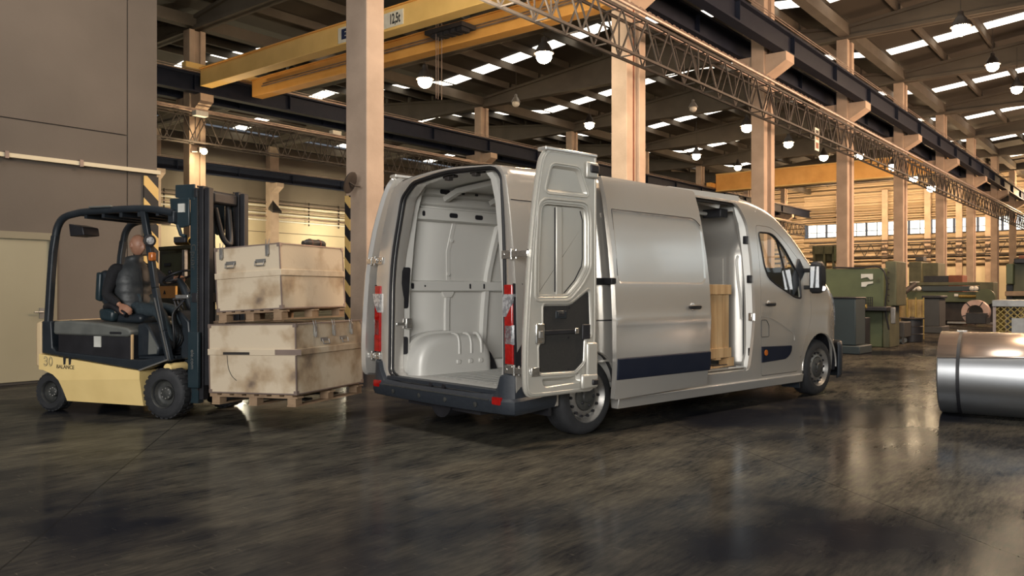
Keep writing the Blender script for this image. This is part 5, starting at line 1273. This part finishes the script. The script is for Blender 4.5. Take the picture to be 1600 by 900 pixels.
# seat
st = P2([(-1.02, .97), (-.60, .97), (-.56, 1.02), (-.60, 1.07), (-.95, 1.07), (-1.05, 1.04)], .32, .80, 'seat_cushion', 'fl_black', .03)
P2([(-1.04, 1.05), (-.92, 1.05), (-1.02, 1.42), (-1.10, 1.56), (-1.18, 1.54), (-1.16, 1.2)], .33, .79, 'seat_back', 'fl_black', .04)
P2([(-1.21, 1.22), (-1.14, 1.20), (-1.12, 1.52), (-1.19, 1.53)], .30, .42, 'headrest_shell', 'fl_teal', .02)
P2([(-1.08, 1.0), (-.90, .98), (-.88, 1.10), (-1.0, 1.14), (-1.10, 1.12)], .24, .34, 'arm_rest_base', 'fl_teal', .03)
for z in (1.10,): MB().tube(catmull([(-1.02, .27, 1.14), (-.92, .25, 1.16), (-.80, .25, 1.10), (-.72, .26, 1.06)], 5), .035, 8).build('arm_rest', M['black'], fk, smooth=60)
MB().tube([(-1.12, .36, 1.0), (-1.12, .36, 1.04)], .02, 8).box(-1.14, -1.10, .34, .38, 1.0, 1.05).build('buckle', M['redlens'], fk)
# overhead guard: bent side tubes, pillars, roof panel
def guard(y):
    MB().loft([[(x+dx, yy, z) for dx, yy in ((-.035, y-.035), (.035, y-.035), (.035, y+.035), (-.035, y+.035))] for x, z in ((-1.63, .70), (-1.615, 1.0), (-1.58, 1.45), (-1.55, 1.75), (-1.515, 1.93))], ).build('guard_pillar', M['fl_black'], fk, bevel=.012)
    pts = catmull([(-1.515, y, 1.92), (-1.48, y, 2.03), (-1.40, y, 2.115), (-1.25, y, 2.155), (-1.0, y, 2.175), (-.3, y, 2.18), (.08, y, 2.12)], 5); MB().tube(pts, .04, 8).build('guard_rail', M['fl_black'], fk, smooth=60)
    m = MB()
    for a, b in zip(((-.31, 2.17), (-.24, 1.85), (-.155, 1.35), (-.05, .90)), ((-.24, 1.85), (-.155, 1.35), (-.05, .90), (.035, .59))): m.bar((a[0], y, a[1]), (b[0], y, b[1]), .065, .055, up=(0, 1, 0))
    g = m.build('guard_pillar', M['fl_black'], fk, bevel=.008)
    MB().bar((-.135, y-.035, 1.25), (.045, y-.035, .60), .008, .012, up=(0, 1, 0)).build('pillar_edge', M['rim'], g)
guard(.07); guard(FW-.07)
MB().loft([[(x, y, z) for y in (.05, FW-.05) for z in (0,)]+[(x, FW-.05, 0), (x, .05, 0)] for x in (0, 1)]) if False else None
m = MB(); m.loft([[(x, .05, z-.03), (x, FW-.05, z-.03), (x, FW-.05, z), (x, .05, z)] for x, z in ((-1.28, 2.17), (-1.0, 2.20), (-.35, 2.215), (.09, 2.15))]); m.build('guard_roof', M['fl_black'], fk, bevel=.01)
for k in range(5): MB().box(-1.1+.24*k, -1.06+.24*k, .06, FW-.06, 2.10, 2.16).build('roof_bar', M['fl_black'], fk)
MB().box(-1.0, -.7, .02, .06, 2.205, 2.225).build('roof_edge', M['fl_grey'], fk, bevel=.008)
MB().box(.02, .10, .05, FW-.05, 2.02, 2.14).build('front_header', M['fl_black'], fk, bevel=.01)
MB().prism([(-1.42, .15, 2.06), (-1.22, .15, 2.02), (-1.20, .15, 1.93), (-1.40, .15, 1.92)], (0, .22, 0)).build('rear_lamp', M['black'], fk, bevel=.01)
MB().box(-1.25, -1.12, FW-.2, FW-.05, 1.74, 1.84).build('rear_view_camera', M['black'], fk, bevel=.01); MB().tube([(-1.2, FW-.12, 1.84), (-1.15, FW-.1, 1.95)], .012, 6).build('camera_arm', M['black'], fk)
for y in (.02,):
    w = MB().lathe([(.0, -.06), (.04, -.06), (.055, -.02), (.062, .03), (.05, .035)], (-.19, y, 1.84), (.9, -.45, 0), 18).build('work_lamp', M['black'], fk, smooth=40)
    MB().lathe([(0, .04), (.035, .037), (.052, .03)], (-.19, y, 1.84), (.9, -.45, 0), 18).build('lamp_glass', M['clearlens'], w, smooth=40)
    MB().box(-.19, -.13, y-.02, y+.04, 1.63, 1.72).build('turn_signal', M['amber'], fk, bevel=.012)
# steering column and wheel, levers
MB().tube([(-.02, .55, .98), (-.20, .55, 1.35), (-.27, .55, 1.44)], [.06, .045, .03], 10).build('steering_column', M['fl_black'], fk, smooth=50)
cw = Vector((-.29, .55, 1.475)); nw = Vector((-.45, 0, .9)).normalized(); uw = Vector((0, 1, 0)); vw = nw.cross(uw)
sw = MB().tube([cw+.155*(math.cos(t)*uw+math.sin(t)*vw) for t in [2*PI*k/28 for k in range(28)]], .014, 8, closed=True).build('steering_wheel', M['black'], fk, smooth=60)
m = MB(); 
for t in (0, 2.1, 4.2): m.bar(cw-nw*.02, cw+.15*(math.cos(t)*uw+math.sin(t)*vw), .02, .01)
m.build('wheel_spokes', M['black'], sw); MB().sphere(cw+Vector((0, -.12, .05)), .022).build('spinner_knob', M['black'], sw, smooth=60)
for k in range(3): MB().tube([(-.05+.0*k, .30+.05*k, 1.05), (-.12, .30+.05*k, 1.22)], .009, 6).sphere((-.12, .30+.05*k, 1.23), .02, 8, 6).build('control_lever', M['black'], fk, smooth=60)
MB().box(-.17, .0, .62, .72, 1.50, 1.60).build('display', M['black'], fk, bevel=.01)
# hoses between cab and mast
for k in range(6):
    y = .16+.03*k; MB().tube(catmull([(.12, y, 1.20+.03*k), (.02-.02*k, y-.03, 1.08), (.05, y-.05, .88-.02*k), (.0-.05*k, y, .72-.02*k), (-.12, y+.05, .68)], 6), .011, 6).build('hydraulic_hose', M['fl_black'] if k % 2 else M['seal'], fk, smooth=60)
MB().box(.08, .24, .09, .12, 1.24, 1.28).build('hose_clamp', M['chrome'], fk, bevel=.005)
MB().cyl((.02, .05, .52), (.02, .30, .52), .05, 14).build('tilt_cylinder', M['fl_yellow'], fk, smooth=40)
# wheels
def fwheel(x, y0, s, R, w, lug):
    t = bpy.data.objects.new('wheel', None); COL.objects.link(t); t.parent = fk; t.location = (x, y0, R)
    k = R/.26
    pr = [(.135*k, .03), (.15*k, .005), (.22*k, .0), (R-.02, .012), (R-.003, .035), (R-.003, w-.035), (R-.02, w-.01), (.135*k, w)]
    MB().lathe([(r, h*s) for r, h in pr+[pr[0]]], (0, 0, 0), (0, 1, 0), 48, cap=False).build('tyre', M['tyre'], t, smooth=35)
    m = MB()
    for j in range(26):
        a = 2*PI*j/26; 
        for yy, off in ((.02, 0), (w/2+.01, .12)):
            c, sn = math.cos(a+off), math.sin(a+off); tx = Vector((-sn, 0, c)); rd = Vector((c, 0, sn)); o0 = rd*(R-.012)+Vector((0, s*yy, 0))
            q = [o0-tx*.02, o0+tx*.02, o0+tx*.016+rd*.013, o0-tx*.016+rd*.013]; q2 = [p+Vector((0, s*(w/2-.03), 0)) for p in q]; m.loft([q, q2])
    if lug: m.build('tread_lugs', M['tyre'], t)
    rm = MB().lathe([(r*k, h*s) for r, h in ((.142, .012), (.148, .0), (.140, .02), (.128, .07), (.11, .085), (.07, .085), (.065, .05), (.045, .04), (0, .04))], (0, 0, 0), (0, 1, 0), 36, cap=False).build('rim', M['hub'], t, smooth=40)
    m = MB()
    for j in range(8): a = 2*PI*j/8; m.sphere((.052*k*math.cos(a), s*.045, .052*k*math.sin(a)), .010, 8, 6)
    m.build('wheel_nuts', M['rim'], t, smooth=60)
fwheel(0, 0, 1, .262, .22, True); fwheel(0, FW, -1, .262, .22, True); fwheel(-1.585, .05, 1, .212, .17, True); fwheel(-1.585, FW-.05, -1, .212, .17, True)
# mast
def mast_side(y, s):
    MB().box(.24, .34, y-.045, y+.045, .16, 2.36).build('outer_mast_channel', M['fl_teal'], fk, bevel=.008)
    MB().box(.345, .40, y-.04, y+.04, .2, 2.40).build('inner_mast_channel', M['black'], fk, bevel=.006)
    MB().box(.41, .47, y-.035, y+.035, .35, 2.38).build('carriage_channel', M['black'], fk, bevel=.006)
    m = MB()
    for k in range(86): m.box(.335, .35, y-.055, y-.035 if k % 2 else y-.041, .3+.0245*k, .318+.0245*k)
    m.build('lift_chain', M['steel_dark'], fk)
    MB().cyl((.30, y+s*.09, .25), (.30, y+s*.09, 2.25), .032, 14).build('lift_cylinder', M['black'], fk, smooth=40)
mast_side(.17, 1); mast_side(.74, -1)
P2([(.055, 2.29), (.30, 2.25), (.30, 2.42), (.055, 2.42)], .12, .14, 'mast_guard_plate', 'fl_teal', .006)
P2([(.0, 2.28), (.25, 2.28), (.25, 1.99), (.15, 1.97), (.02, 2.03)], .10, .12, 'mast_guard_plate', 'fl_teal', .01)
MB().box(.12, .20, .085, .10, 2.13, 2.22).build('guard_sticker', M['paper'], fk)
MB().tube([(.10, .11, 2.0), (.14, .11, 1.9), (.20, .11, 1.88)], .02, 8).build('bracket_arm', M['fl_teal'], fk, smooth=50); MB().box(.05, .20, .10, .14, 1.82, 1.88).build('mast_lamp', M['black'], fk, bevel=.008)
for z in (.5, 1.25, 2.33): MB().box(.26, .33, .12, .79, z-.05, z+.05).build('cross_member', M['black'], fk, bevel=.006)
MB().box(.30, .40, .30, .68, 2.24, 2.36).build('upper_manifold', M['black'], fk, bevel=.02)
MB().tube(catmull([(.33, .62, 2.2), (.36, .61, 1.95), (.40, .55, 1.82), (.36, .48, 1.9), (.33, .40, 2.2)], 6), .03, 8).build('mast_hose_loop', M['black'], fk, smooth=60)
MB().tube([(.30, .34, 1.0), (.30, .34, 2.3)], .012, 6).tube([(.30, .42, 1.0), (.30, .42, 2.3)], .014, 6).build('mast_hose', M['black'], fk)
P2([(.0, 2.28), (.24, 2.28), (.24, 1.95), (.14, 1.93), (.02, 2.0)], .66, .68, 'mast_guard_plate', 'fl_teal', .01)
MB().box(.27, .40, .055, .095, .33, .90).build('lower_mast_plate', M['fl_teal'], fk, bevel=.006)
cg = MB().box(.47, .53, .12, FW-.12, .36, .44).box(.47, .53, .12, FW-.12, .78, .86).build('fork_carriage', M['black'], fk, bevel=.006)
for y in (.30, FW-.30): P2([(.53, .88), (.565, .88), (.565, .255), (1.55, .245), (1.55, .225), (.53, .215)], y-.06, y+.06, 'fork', 'steel_dark', .004)
Mt = FM
def ftext(body, size, mt, x, y, z, rot, sx=1.0, outline=0):
    X = Vector((math.cos(rot), 0, math.sin(rot))); Z_ = Vector((0, -1, 0)); Y_ = Z_.cross(X)
    return text_obj('lettering', body, size, M[mt], fk, axes((x, y, z), X*sx, Y_, Z_), .0015, bold=.0 if not outline else outline)
ftext('30', .14, 'fl_grey', -1.565, .018, .545, 0, .95, .003); ftext('30', .14, 'fl_yellow', -1.565, .0145, .545, 0, .95, -.0025)
ftext('BALANCE', .058, 'ink', -1.32, .018, .495, -.02, 1.0)
for x in (-1.345, -1.27): MB().prism([(x, .0165, .52), (x+.025, .0165, .525), (x+.035, .0165, .60), (x-.005, .0165, .61)], (0, .004, 0)).build('worn_letter', M['ink'], fk)
MB().box(-1.26, -1.18, .0165, .02, .595, .603).build('worn_letter', M['ink'], fk)
ftext('Cpuar', .085, 'hub', .285, .122, 1.67, -PI/2, 1.25); ftext('ele.com', .058, 'rim', .33, .053, .62, -PI/2, 1.1)

# ------------------------------------------------------------------ crates on the forks
def FMp(x, y, z, tilt=0, rz=0): return FM @ Matrix.Translation((x, y, z)) @ Matrix.Rotation(rz, 4, 'Z') @ Matrix.Rotation(-tilt, 4, 'Y')
def pallet(label, Mx, lx, ly, h=.11, mt='pine_old'):
    t = thing('wooden_pallet', label, 'pallet', M=Mx)
    ysk = (0, ly/2-.05, ly-.10)
    # runners lie across (along y); blocks and boards
    for x in (0.02, lx/2-.05, lx-.12): MB().box(x, x+.10, 0, ly, 0, .016).build('skid_board', M[mt], t)
    for x in (0.02, lx/2-.05, lx-.12):
        for y in ysk: MB().box(x+.005, x+.10, y, y+.10, .016, h-.032).build('block', M[mt], t, bevel=.003)
    for y in ysk: MB().box(0, lx, y, y+.10, h-.032, h-.016).build('stringer', M[mt], t)
    n = 7; w = lx/n
    for k in range(n): MB().box(k*w, k*w+w*.62, 0, ly, h-.016, h).build('deck_board', M[mt], t)
    return t
def crate(label, Mx, lx, ly, h, lidh, handles, grp, faces):
    t = thing('plywood_transport_crate', label, 'crate', M=Mx)
    MB().box(0, lx, 0, ly, 0, h-lidh).build('crate_body', [M['ply_lit']], t, bevel=.004)
    MB().box(-.0, lx, 0, ly, h-lidh+.004, h).build('crate_lid', M['ply_lit'], t, bevel=.004)
    e = .012
    MB().box(-e, lx+e, -e, ly+e, h-lidh-.028, h-lidh+.032).build('middle_batten', M['ply_lit'], t, bevel=.003)
    m = MB(); 
    for x in (0, lx):
        for y in (0, ly): m.box(x-.006, x+.006, y-.006, y+.006, 0, h)
    for z in (0, h):
        for y in (0, ly): m.box(0, lx, y-.006, y+.006, z-.006, z+.006)
        for x in (0, lx): m.box(x-.006, x+.006, 0, ly, z-.006, z+.006)
    m.build('edge_strip', M['steel_mid'], t)
    for x in (0, lx):
        for y in (0, ly):
            for z in (0, h): MB().box(x-.028 if x else -.008, x+.008 if x else .028, y-.028 if y else -.008, y+.008 if y else .028, z-.03 if z else -.008, z+.008 if z else .03).build('corner_cap', M['steel_mid'], t)
    return t
def toggle(t, p, d, n_):      # latch: p on face, d along face, n_ outward
    p = Vector(p); d = Vector(d); n_ = Vector(n_); up = Vector((0, 0, 1))
    m = MB(); m.bar(p+n_*.012+up*.035, p+n_*.012-up*.06, .038, .02, up=tuple(n_)); m.bar(p+n_*.02-up*.02, p+n_*.02-up*.075, .024, .022, up=tuple(n_))
    m.tube([p+up*.09-d*.02, p+n_*.015+up*.03-d*.015, p+n_*.015+up*.03+d*.015, p+up*.09+d*.02], .005, 6); m.build('toggle_latch', M['rim'], t, bevel=.003)
def chandle(t, p, d, n_):
    p = Vector(p); d = Vector(d); n_ = Vector(n_); up = Vector((0, 0, 1))
    MB().bar(p-d*.06+n_*.003, p+d*.06+n_*.003, .035, .006, up=tuple(n_)).build('handle_plate', M['rim'], t)
    MB().tube([p-d*.055+n_*.02, p-d*.05+n_*.035-up*.045, p+d*.05+n_*.035-up*.045, p+d*.055+n_*.02], .006, 8).build('carry_handle', M['rim'], t, smooth=50)
T1 = math.radians(1.3); T2 = math.radians(3.0)
RZ1 = math.radians(-2.5)
c_lo = (.655, -.075)
pallet('worn pallet on the fork tips under the lower crate', FMp(c_lo[0], c_lo[1], .195, T1, RZ1), 1.04, 1.16)
lo_c = crate('large worn plywood crate with toggle latches, lower of the two on the forks', FMp(c_lo[0], c_lo[1], .316, T1, RZ1), 1.03, 1.16, .665, .27, 0, 1, 1)
for y in (.30, .62, .94): toggle(lo_c, (1.03, y, .60), (0, 1, 0), (1, 0, 0))
for y in (.46, .80): chandle(lo_c, (1.03, y, .50), (0, 1, 0), (1, 0, 0))
MB().tube(catmull([(.22, -.003, .38), (.23, -.003, .26), (.27, -.003, .17), (.33, -.003, .12)], 6), .003, 5).build('pencil_line', M['ink'], lo_c)
MB().box(.18, .50, -.014, -.011, .372, .398).build('label_tape', M['steel_dark'], lo_c); MB().box(.80, 1.10, -.014, -.011, .372, .424).build('label_tape', M['steel_mid'], lo_c)
pallet('worn pallet lying between the two plywood crates', FMp(c_lo[0]+.05, c_lo[1]+.04, 1.0, T2, RZ1), .80, 1.08)
up_c = crate('worn plywood crate with two front handles, upper of the two on the forks', FMp(c_lo[0]+.06, c_lo[1]+.04, 1.113, T2, RZ1), .775, 1.08, .625, .28, 2, 1, 1)
for x in (.085, .64): toggle(up_c, (x, 0, .585), (1, 0, 0), (0, -1, 0))
for x in (.19, .55): chandle(up_c, (x, 0, .47), (1, 0, 0), (0, -1, 0))
t = thing('tool_roll', 'dark rolled strap bundle lying on top of the upper crate', 'bundle', M=FMp(c_lo[0]+.66, c_lo[1]+.62, 1.113+.64+.068, T2, RZ1))
MB().tube(catmull([(0, 0, -.01), (.02, .08, .0), (.0, .2, .005), (.02, .3, .0), (.0, .36, -.015)], 5), [.03]*3+[.038]*15+[.03]*3, 10).build('bundle_body', M['black'], t, smooth=60)
for y in (.1, .25): MB().tube([(.01+.042*math.cos(a), y, .042*math.sin(a)) for a in [2*PI*k/12 for k in range(12)]], .006, 6, closed=True).build('strap', M['rust'], t)

# ------------------------------------------------------------------ the driver
DM = FM
def skel(J, edges, root=0, sub=2):
    names = list(J); idx = {n: i for i, n in enumerate(names)}
    me = bpy.data.meshes.new('sk'); me.from_pydata([J[n][0] for n in names], [(idx[a], idx[b]) for a, b in edges], [])
    o = bpy.data.objects.new('sk', me); COL.objects.link(o)
    o.modifiers.new('skin', 'SKIN'); o.modifiers.new('sub', 'SUBSURF').levels = sub; o.modifiers['sub'].render_levels = sub
    for i, n in enumerate(names):
        r = J[n][1]; r = r if isinstance(r, tuple) else (r, r); me.skin_vertices[0].data[i].radius = r; me.skin_vertices[0].data[i].use_root = (i == root)
    bpy.context.view_layer.update(); dg = bpy.context.evaluated_depsgraph_get(); r = bpy.data.meshes.new_from_object(o.evaluated_get(dg)); bpy.data.objects.remove(o)
    m = MB(); m.add([tuple(v.co) for v in r.vertices], [tuple(p.vertices) for p in r.polygons]); return m
V3 = Vector
hipL, hipR = V3((-.86, .47, 1.13)), V3((-.86, .65, 1.13))
shN, shF = V3((-.97, .36, 1.585)), V3((-.88, .74, 1.595))      # near and far shoulder
neck = V3((-.90, .55, 1.67)); headc = V3((-.845, .55, 1.835))
elN, wrN = V3((-1.00, .26, 1.28)), V3((-.80, .255, 1.165))
elF, wrF = V3((-.66, .78, 1.42)), V3((-.43, .70, 1.47))
knN, anN = V3((-.42, .42, 1.10)), V3((-.22, .40, .74)); knF, anF = V3((-.42, .68, 1.10)), V3((-.20, .70, .74))
dr = thing('person', 'bald man in grey quilted vest and black sweater seated driving the forklift', 'person', M=DM)
J = {'pelvis': (V3((-.86, .56, 1.12)), .12), 'waist': (V3((-.90, .55, 1.27)), .125), 'chest': (V3((-.92, .55, 1.43)), .14), 'neckb': (V3((-.91, .55, 1.57)), .075), 'neck': (neck+V3((.01, 0, .03)), .058),
     'shN': (shN, .06), 'elN': (elN, .043), 'wrN': (wrN, .027), 'shF': (shF, .06), 'elF': (elF, .043), 'wrF': (wrF, .027),
     'hN': (hipL, .09), 'kN': (knN, .06), 'aN': (anN, .038), 'hF': (hipR, .09), 'kF': (knF, .06), 'aF': (anF, .038)}
E_ = [('pelvis', 'waist'), ('waist', 'chest'), ('chest', 'neckb'), ('neckb', 'neck'), ('chest', 'shN'), ('shN', 'elN'), ('elN', 'wrN'), ('chest', 'shF'), ('shF', 'elF'), ('elF', 'wrF'), ('pelvis', 'hN'), ('hN', 'kN'), ('kN', 'aN'), ('pelvis', 'hF'), ('hF', 'kF'), ('kF', 'aF')]
bodym = skel(J, E_)
# head with brow, nose, chin, ears, looking forward along +x and a little down
def headmesh(c, yaw=-.12, pitch=.12):
    m = MB(); nu, nv = 40, 30; R3 = Matrix.Rotation(yaw, 3, 'Z') @ Matrix.Rotation(pitch, 3, 'Y')
    loops = []
    def g(a, b, s): return math.exp(-(a*a+b*b)/(2*s*s))
    for i in range(1, nv):
        th = PI*i/nv; lp = []
        for j in range(nu):
            ph = 2*PI*j/nu; x, y, z = math.sin(th)*math.cos(ph), math.sin(th)*math.sin(ph), math.cos(th)
            sx, sy, sz = .098, .076, .118
            if z < 0: sy *= 1-.28*(-z)**1.3; sx *= 1-.10*(-z)
            px, py, pz = x*sx, y*sy, z*sz
            if x > 0:
                px += .026*g(y*1.6, (z+.22)*.8, .16)*(1 if z < .05 else .6)      # nose
                px += .008*g(y*.5, z-.22, .12)                                    # brow
                px -= .012*g(abs(y)-.38, z-.04, .13)                              # eye sockets
                px += .012*g(y, z+.82, .2)                                        # chin
                px += .006*g(y*.9, z+.50, .07); px -= .004*g(y, z+.56, .03)
            lp.append(V3(c)+R3 @ V3((px, py, pz)))
        loops.append(lp)
    m.loft(loops)
    for s in (-1, 1):   # ears
        e = MB(); pts = [(-.012+.017*math.cos(t)-.004*math.sin(t), .030*math.sin(t)) for t in [2*PI*k/14 for k in range(14)]]
        lo = []
        for k, (off, sc) in enumerate(((.066, .7), (.078, 1.0), (.086, 1.0), (.087, .85), (.080, .6), (.078, .3))): lo.append([V3(c)+R3 @ V3((px*sc-.008*(k > 1), s*off, pz*sc-.005)) for px, pz in pts])
        m.loft(lo)
        m.sphere(V3(c)+R3 @ V3((.078, s*.030, .006)), .011, 10, 8)
    return m
hm = headmesh(headc)
def hand(w, d, n_, side, curl=1.0, s=1.0):
    """w wrist, d finger direction, n_ back-of-hand normal, side +1 thumb on +cross side"""
    w = V3(w); d = V3(d).normalized(); n_ = V3(n_).normalized(); n_ = (n_-d*n_.dot(d)).normalized(); c = d.cross(n_)*side
    J = {'w': (w, (.026*s, .018*s)), 'p1': (w+d*.04*s, (.034*s, .016*s)), 'p2': (w+d*.075*s, (.036*s, .014*s))}; E = [('w', 'p1'), ('p1', 'p2')]
    m = MB(); pm = MB()
    # palm as rounded slab
    lo = []
    for t, hw, ht in ((-.01, .024, .019), (.02, .030, .018), (.055, .038, .016), (.085, .040, .013), (.095, .036, .010)):
        lo.append([w+d*t*s+c*(hw*s*math.cos(a))+n_*(ht*s*math.sin(a)) for a in [2*PI*k/12 for k in range(12)]])
    m.loft(lo)
    for k, (L1, off) in enumerate(((.040, .028), (.045, .010), (.042, -.010), (.033, -.028))):
        b = w+d*.085*s+c*off*s; a0 = .25*curl; pts = [b-d*.01]; q = b; a = 0
        for seg, da in ((L1, .35*curl), (L1*.65, .7*curl), (L1*.5, .6*curl)):
            a += da; q = q+(d*math.cos(a)-n_*math.sin(a))*seg*s; pts.append(q)
        m.tube(catmull(pts, 3), [.0095*s-.00025*s*i for i in range(len(pts)*3-2)], 8)
        m.sphere(pts[-1], .0072*s, 8, 6)
    b = w+d*.025*s+c*.024*s; pts = [b, b+(c*.8+d*.7).normalized()*.035*s-n_*.006, b+(c*.75+d*.9).normalized()*.062*s-n_*.014, b+(c*.5+d*1.0).normalized()*.085*s-n_*.022]
    m.tube(catmull(pts, 3), [.013*s-.0005*s*i for i in range(10)], 8); m.sphere(pts[-1], .0085*s, 8, 6)
    return m
h1 = hand(wrN, (.9, -.05, -.35), (.35, -.75, .6), 1, .9); h2 = hand(wrF, (.85, -.35, .1), (-.1, .1, 1), -1, 1.5)
allm = MB()
for q in (bodym, hm, h1, h2): allm.add(q.v, q.f)
sk = allm.build('body', M['skin'], dr, smooth=180, normals=True)
rm_ = sk.modifiers.new('remesh', 'REMESH'); rm_.mode = 'VOXEL'; rm_.voxel_size = .006; rm_.use_smooth_shade = True
sm_ = sk.modifiers.new('smooth', 'SMOOTH'); sm_.factor = .5; sm_.iterations = 2
# stubble-grey hair fringe
# sweater
Js = {k: (v[0], v[1]) for k, v in J.items() if k in ('waist', 'chest', 'neckb', 'shN', 'elN', 'wrN', 'shF', 'elF', 'wrF', 'pelvis')}
def infl(n_, d): return (J[n_][0], J[n_][1]+d)
Js = {'pelvis': infl('pelvis', .02), 'waist': infl('waist', .018), 'chest': infl('chest', .012), 'neckb': (J['neckb'][0], .075), 'collar': (neck+V3((0, 0, -.005)), .068),
      'shN': infl('shN', .022), 'mN': ((shN+elN)/2, .068), 'elN': infl('elN', .018), 'mN2': ((elN+wrN)/2, .050), 'cN': (wrN-(wrN-elN).normalized()*.02, .040),
      'shF': infl('shF', .022), 'elF': infl('elF', .018), 'cF': (wrF-(wrF-elF).normalized()*.02, .040)}
sw_ = skel(Js, [('pelvis', 'waist'), ('waist', 'chest'), ('chest', 'neckb'), ('neckb', 'collar'), ('chest', 'shN'), ('shN', 'mN'), ('mN', 'elN'), ('elN', 'mN2'), ('mN2', 'cN'), ('chest', 'shF'), ('shF', 'elF'), ('elF', 'cF')])
sw_.build('sweater', M['sweater'], dr, smooth=180)
# quilted vest: rings round the torso
def ring(c, rx, ry, tilt=0, n=28, q=0):
    c = V3(c); return [c+V3((rx*math.cos(t)*(1), ry*math.sin(t), tilt*math.cos(t))) for t in [2*PI*k/n for k in range(n)]]
vm = MB(); lo = []
prof = [(1.12, .165, .20), (1.14, .172, .215), (1.17, .158, .205), (1.20, .170, .218), (1.24, .172, .222), (1.27, .160, .212), (1.30, .174, .226), (1.34, .176, .23), (1.37, .166, .220), (1.40, .180, .232), (1.44, .178, .232), (1.47, .170, .222), (1.51, .168, .218), (1.55, .150, .195), (1.60, .125, .165), (1.63, .098, .11), (1.67, .094, .096), (1.705, .094, .094)]
for z, rx, ry in prof:
    cx_ = interp(z, [1.12, 1.3, 1.5, 1.66], [-.875, -.905, -.915, -.90]); lo.append(ring((cx_, .55, z), rx, ry, .02 if z > 1.58 else 0))
vm.loft(lo, cap0=False, cap1=False); vo = vm.build('quilted_vest', M['vest'], dr, smooth=180); vo.modifiers.new('t', 'SOLIDIFY').thickness = .012
MB().tube([(-.905+.165*math.cos(t), .55+.2*math.sin(t), 1.5+.0*t) for t in []] or [(-.72, .50, 1.16), (-.725, .50, 1.3), (-.73, .50, 1.45), (-.76, .51, 1.58)], .006, 6).build('zip', M['seal'], vo)
Jt = {'pelvis': (V3((-.86, .56, 1.11)), .15), 'hN': infl('hN', .012), 'mN': ((hipL+knN)/2, .086), 'kN': infl('kN', .014), 'sN': ((knN+anN)/2, .060), 'aN': (anN, .052), 'hF': infl('hF', .012), 'kF': infl('kF', .014), 'aF': (anF, .052)}
skel(Jt, [('pelvis', 'hN'), ('hN', 'mN'), ('mN', 'kN'), ('kN', 'sN'), ('sN', 'aN'), ('pelvis', 'hF'), ('hF', 'kF'), ('kF', 'aF')]).build('trousers', M['trousers'], dr, smooth=180)
for p in (anN, anF):
    m = MB(); lo = []
    for x, w_, h_ in ((-.10, .03, .06), (-.07, .042, .11), (.0, .045, .11), (.06, .045, .075), (.13, .048, .06), (.18, .035, .04), (.195, .015, .02)):
        lo.append([V3((p.x+x+.03, p.y+w_*a, .645+h_*b)) for a, b in ((-1, 0), (-1, .6), (-.6, 1), (.6, 1), (1, .6), (1, 0))])
    m.loft(lo).build('shoe', M['black'], dr, smooth=60)
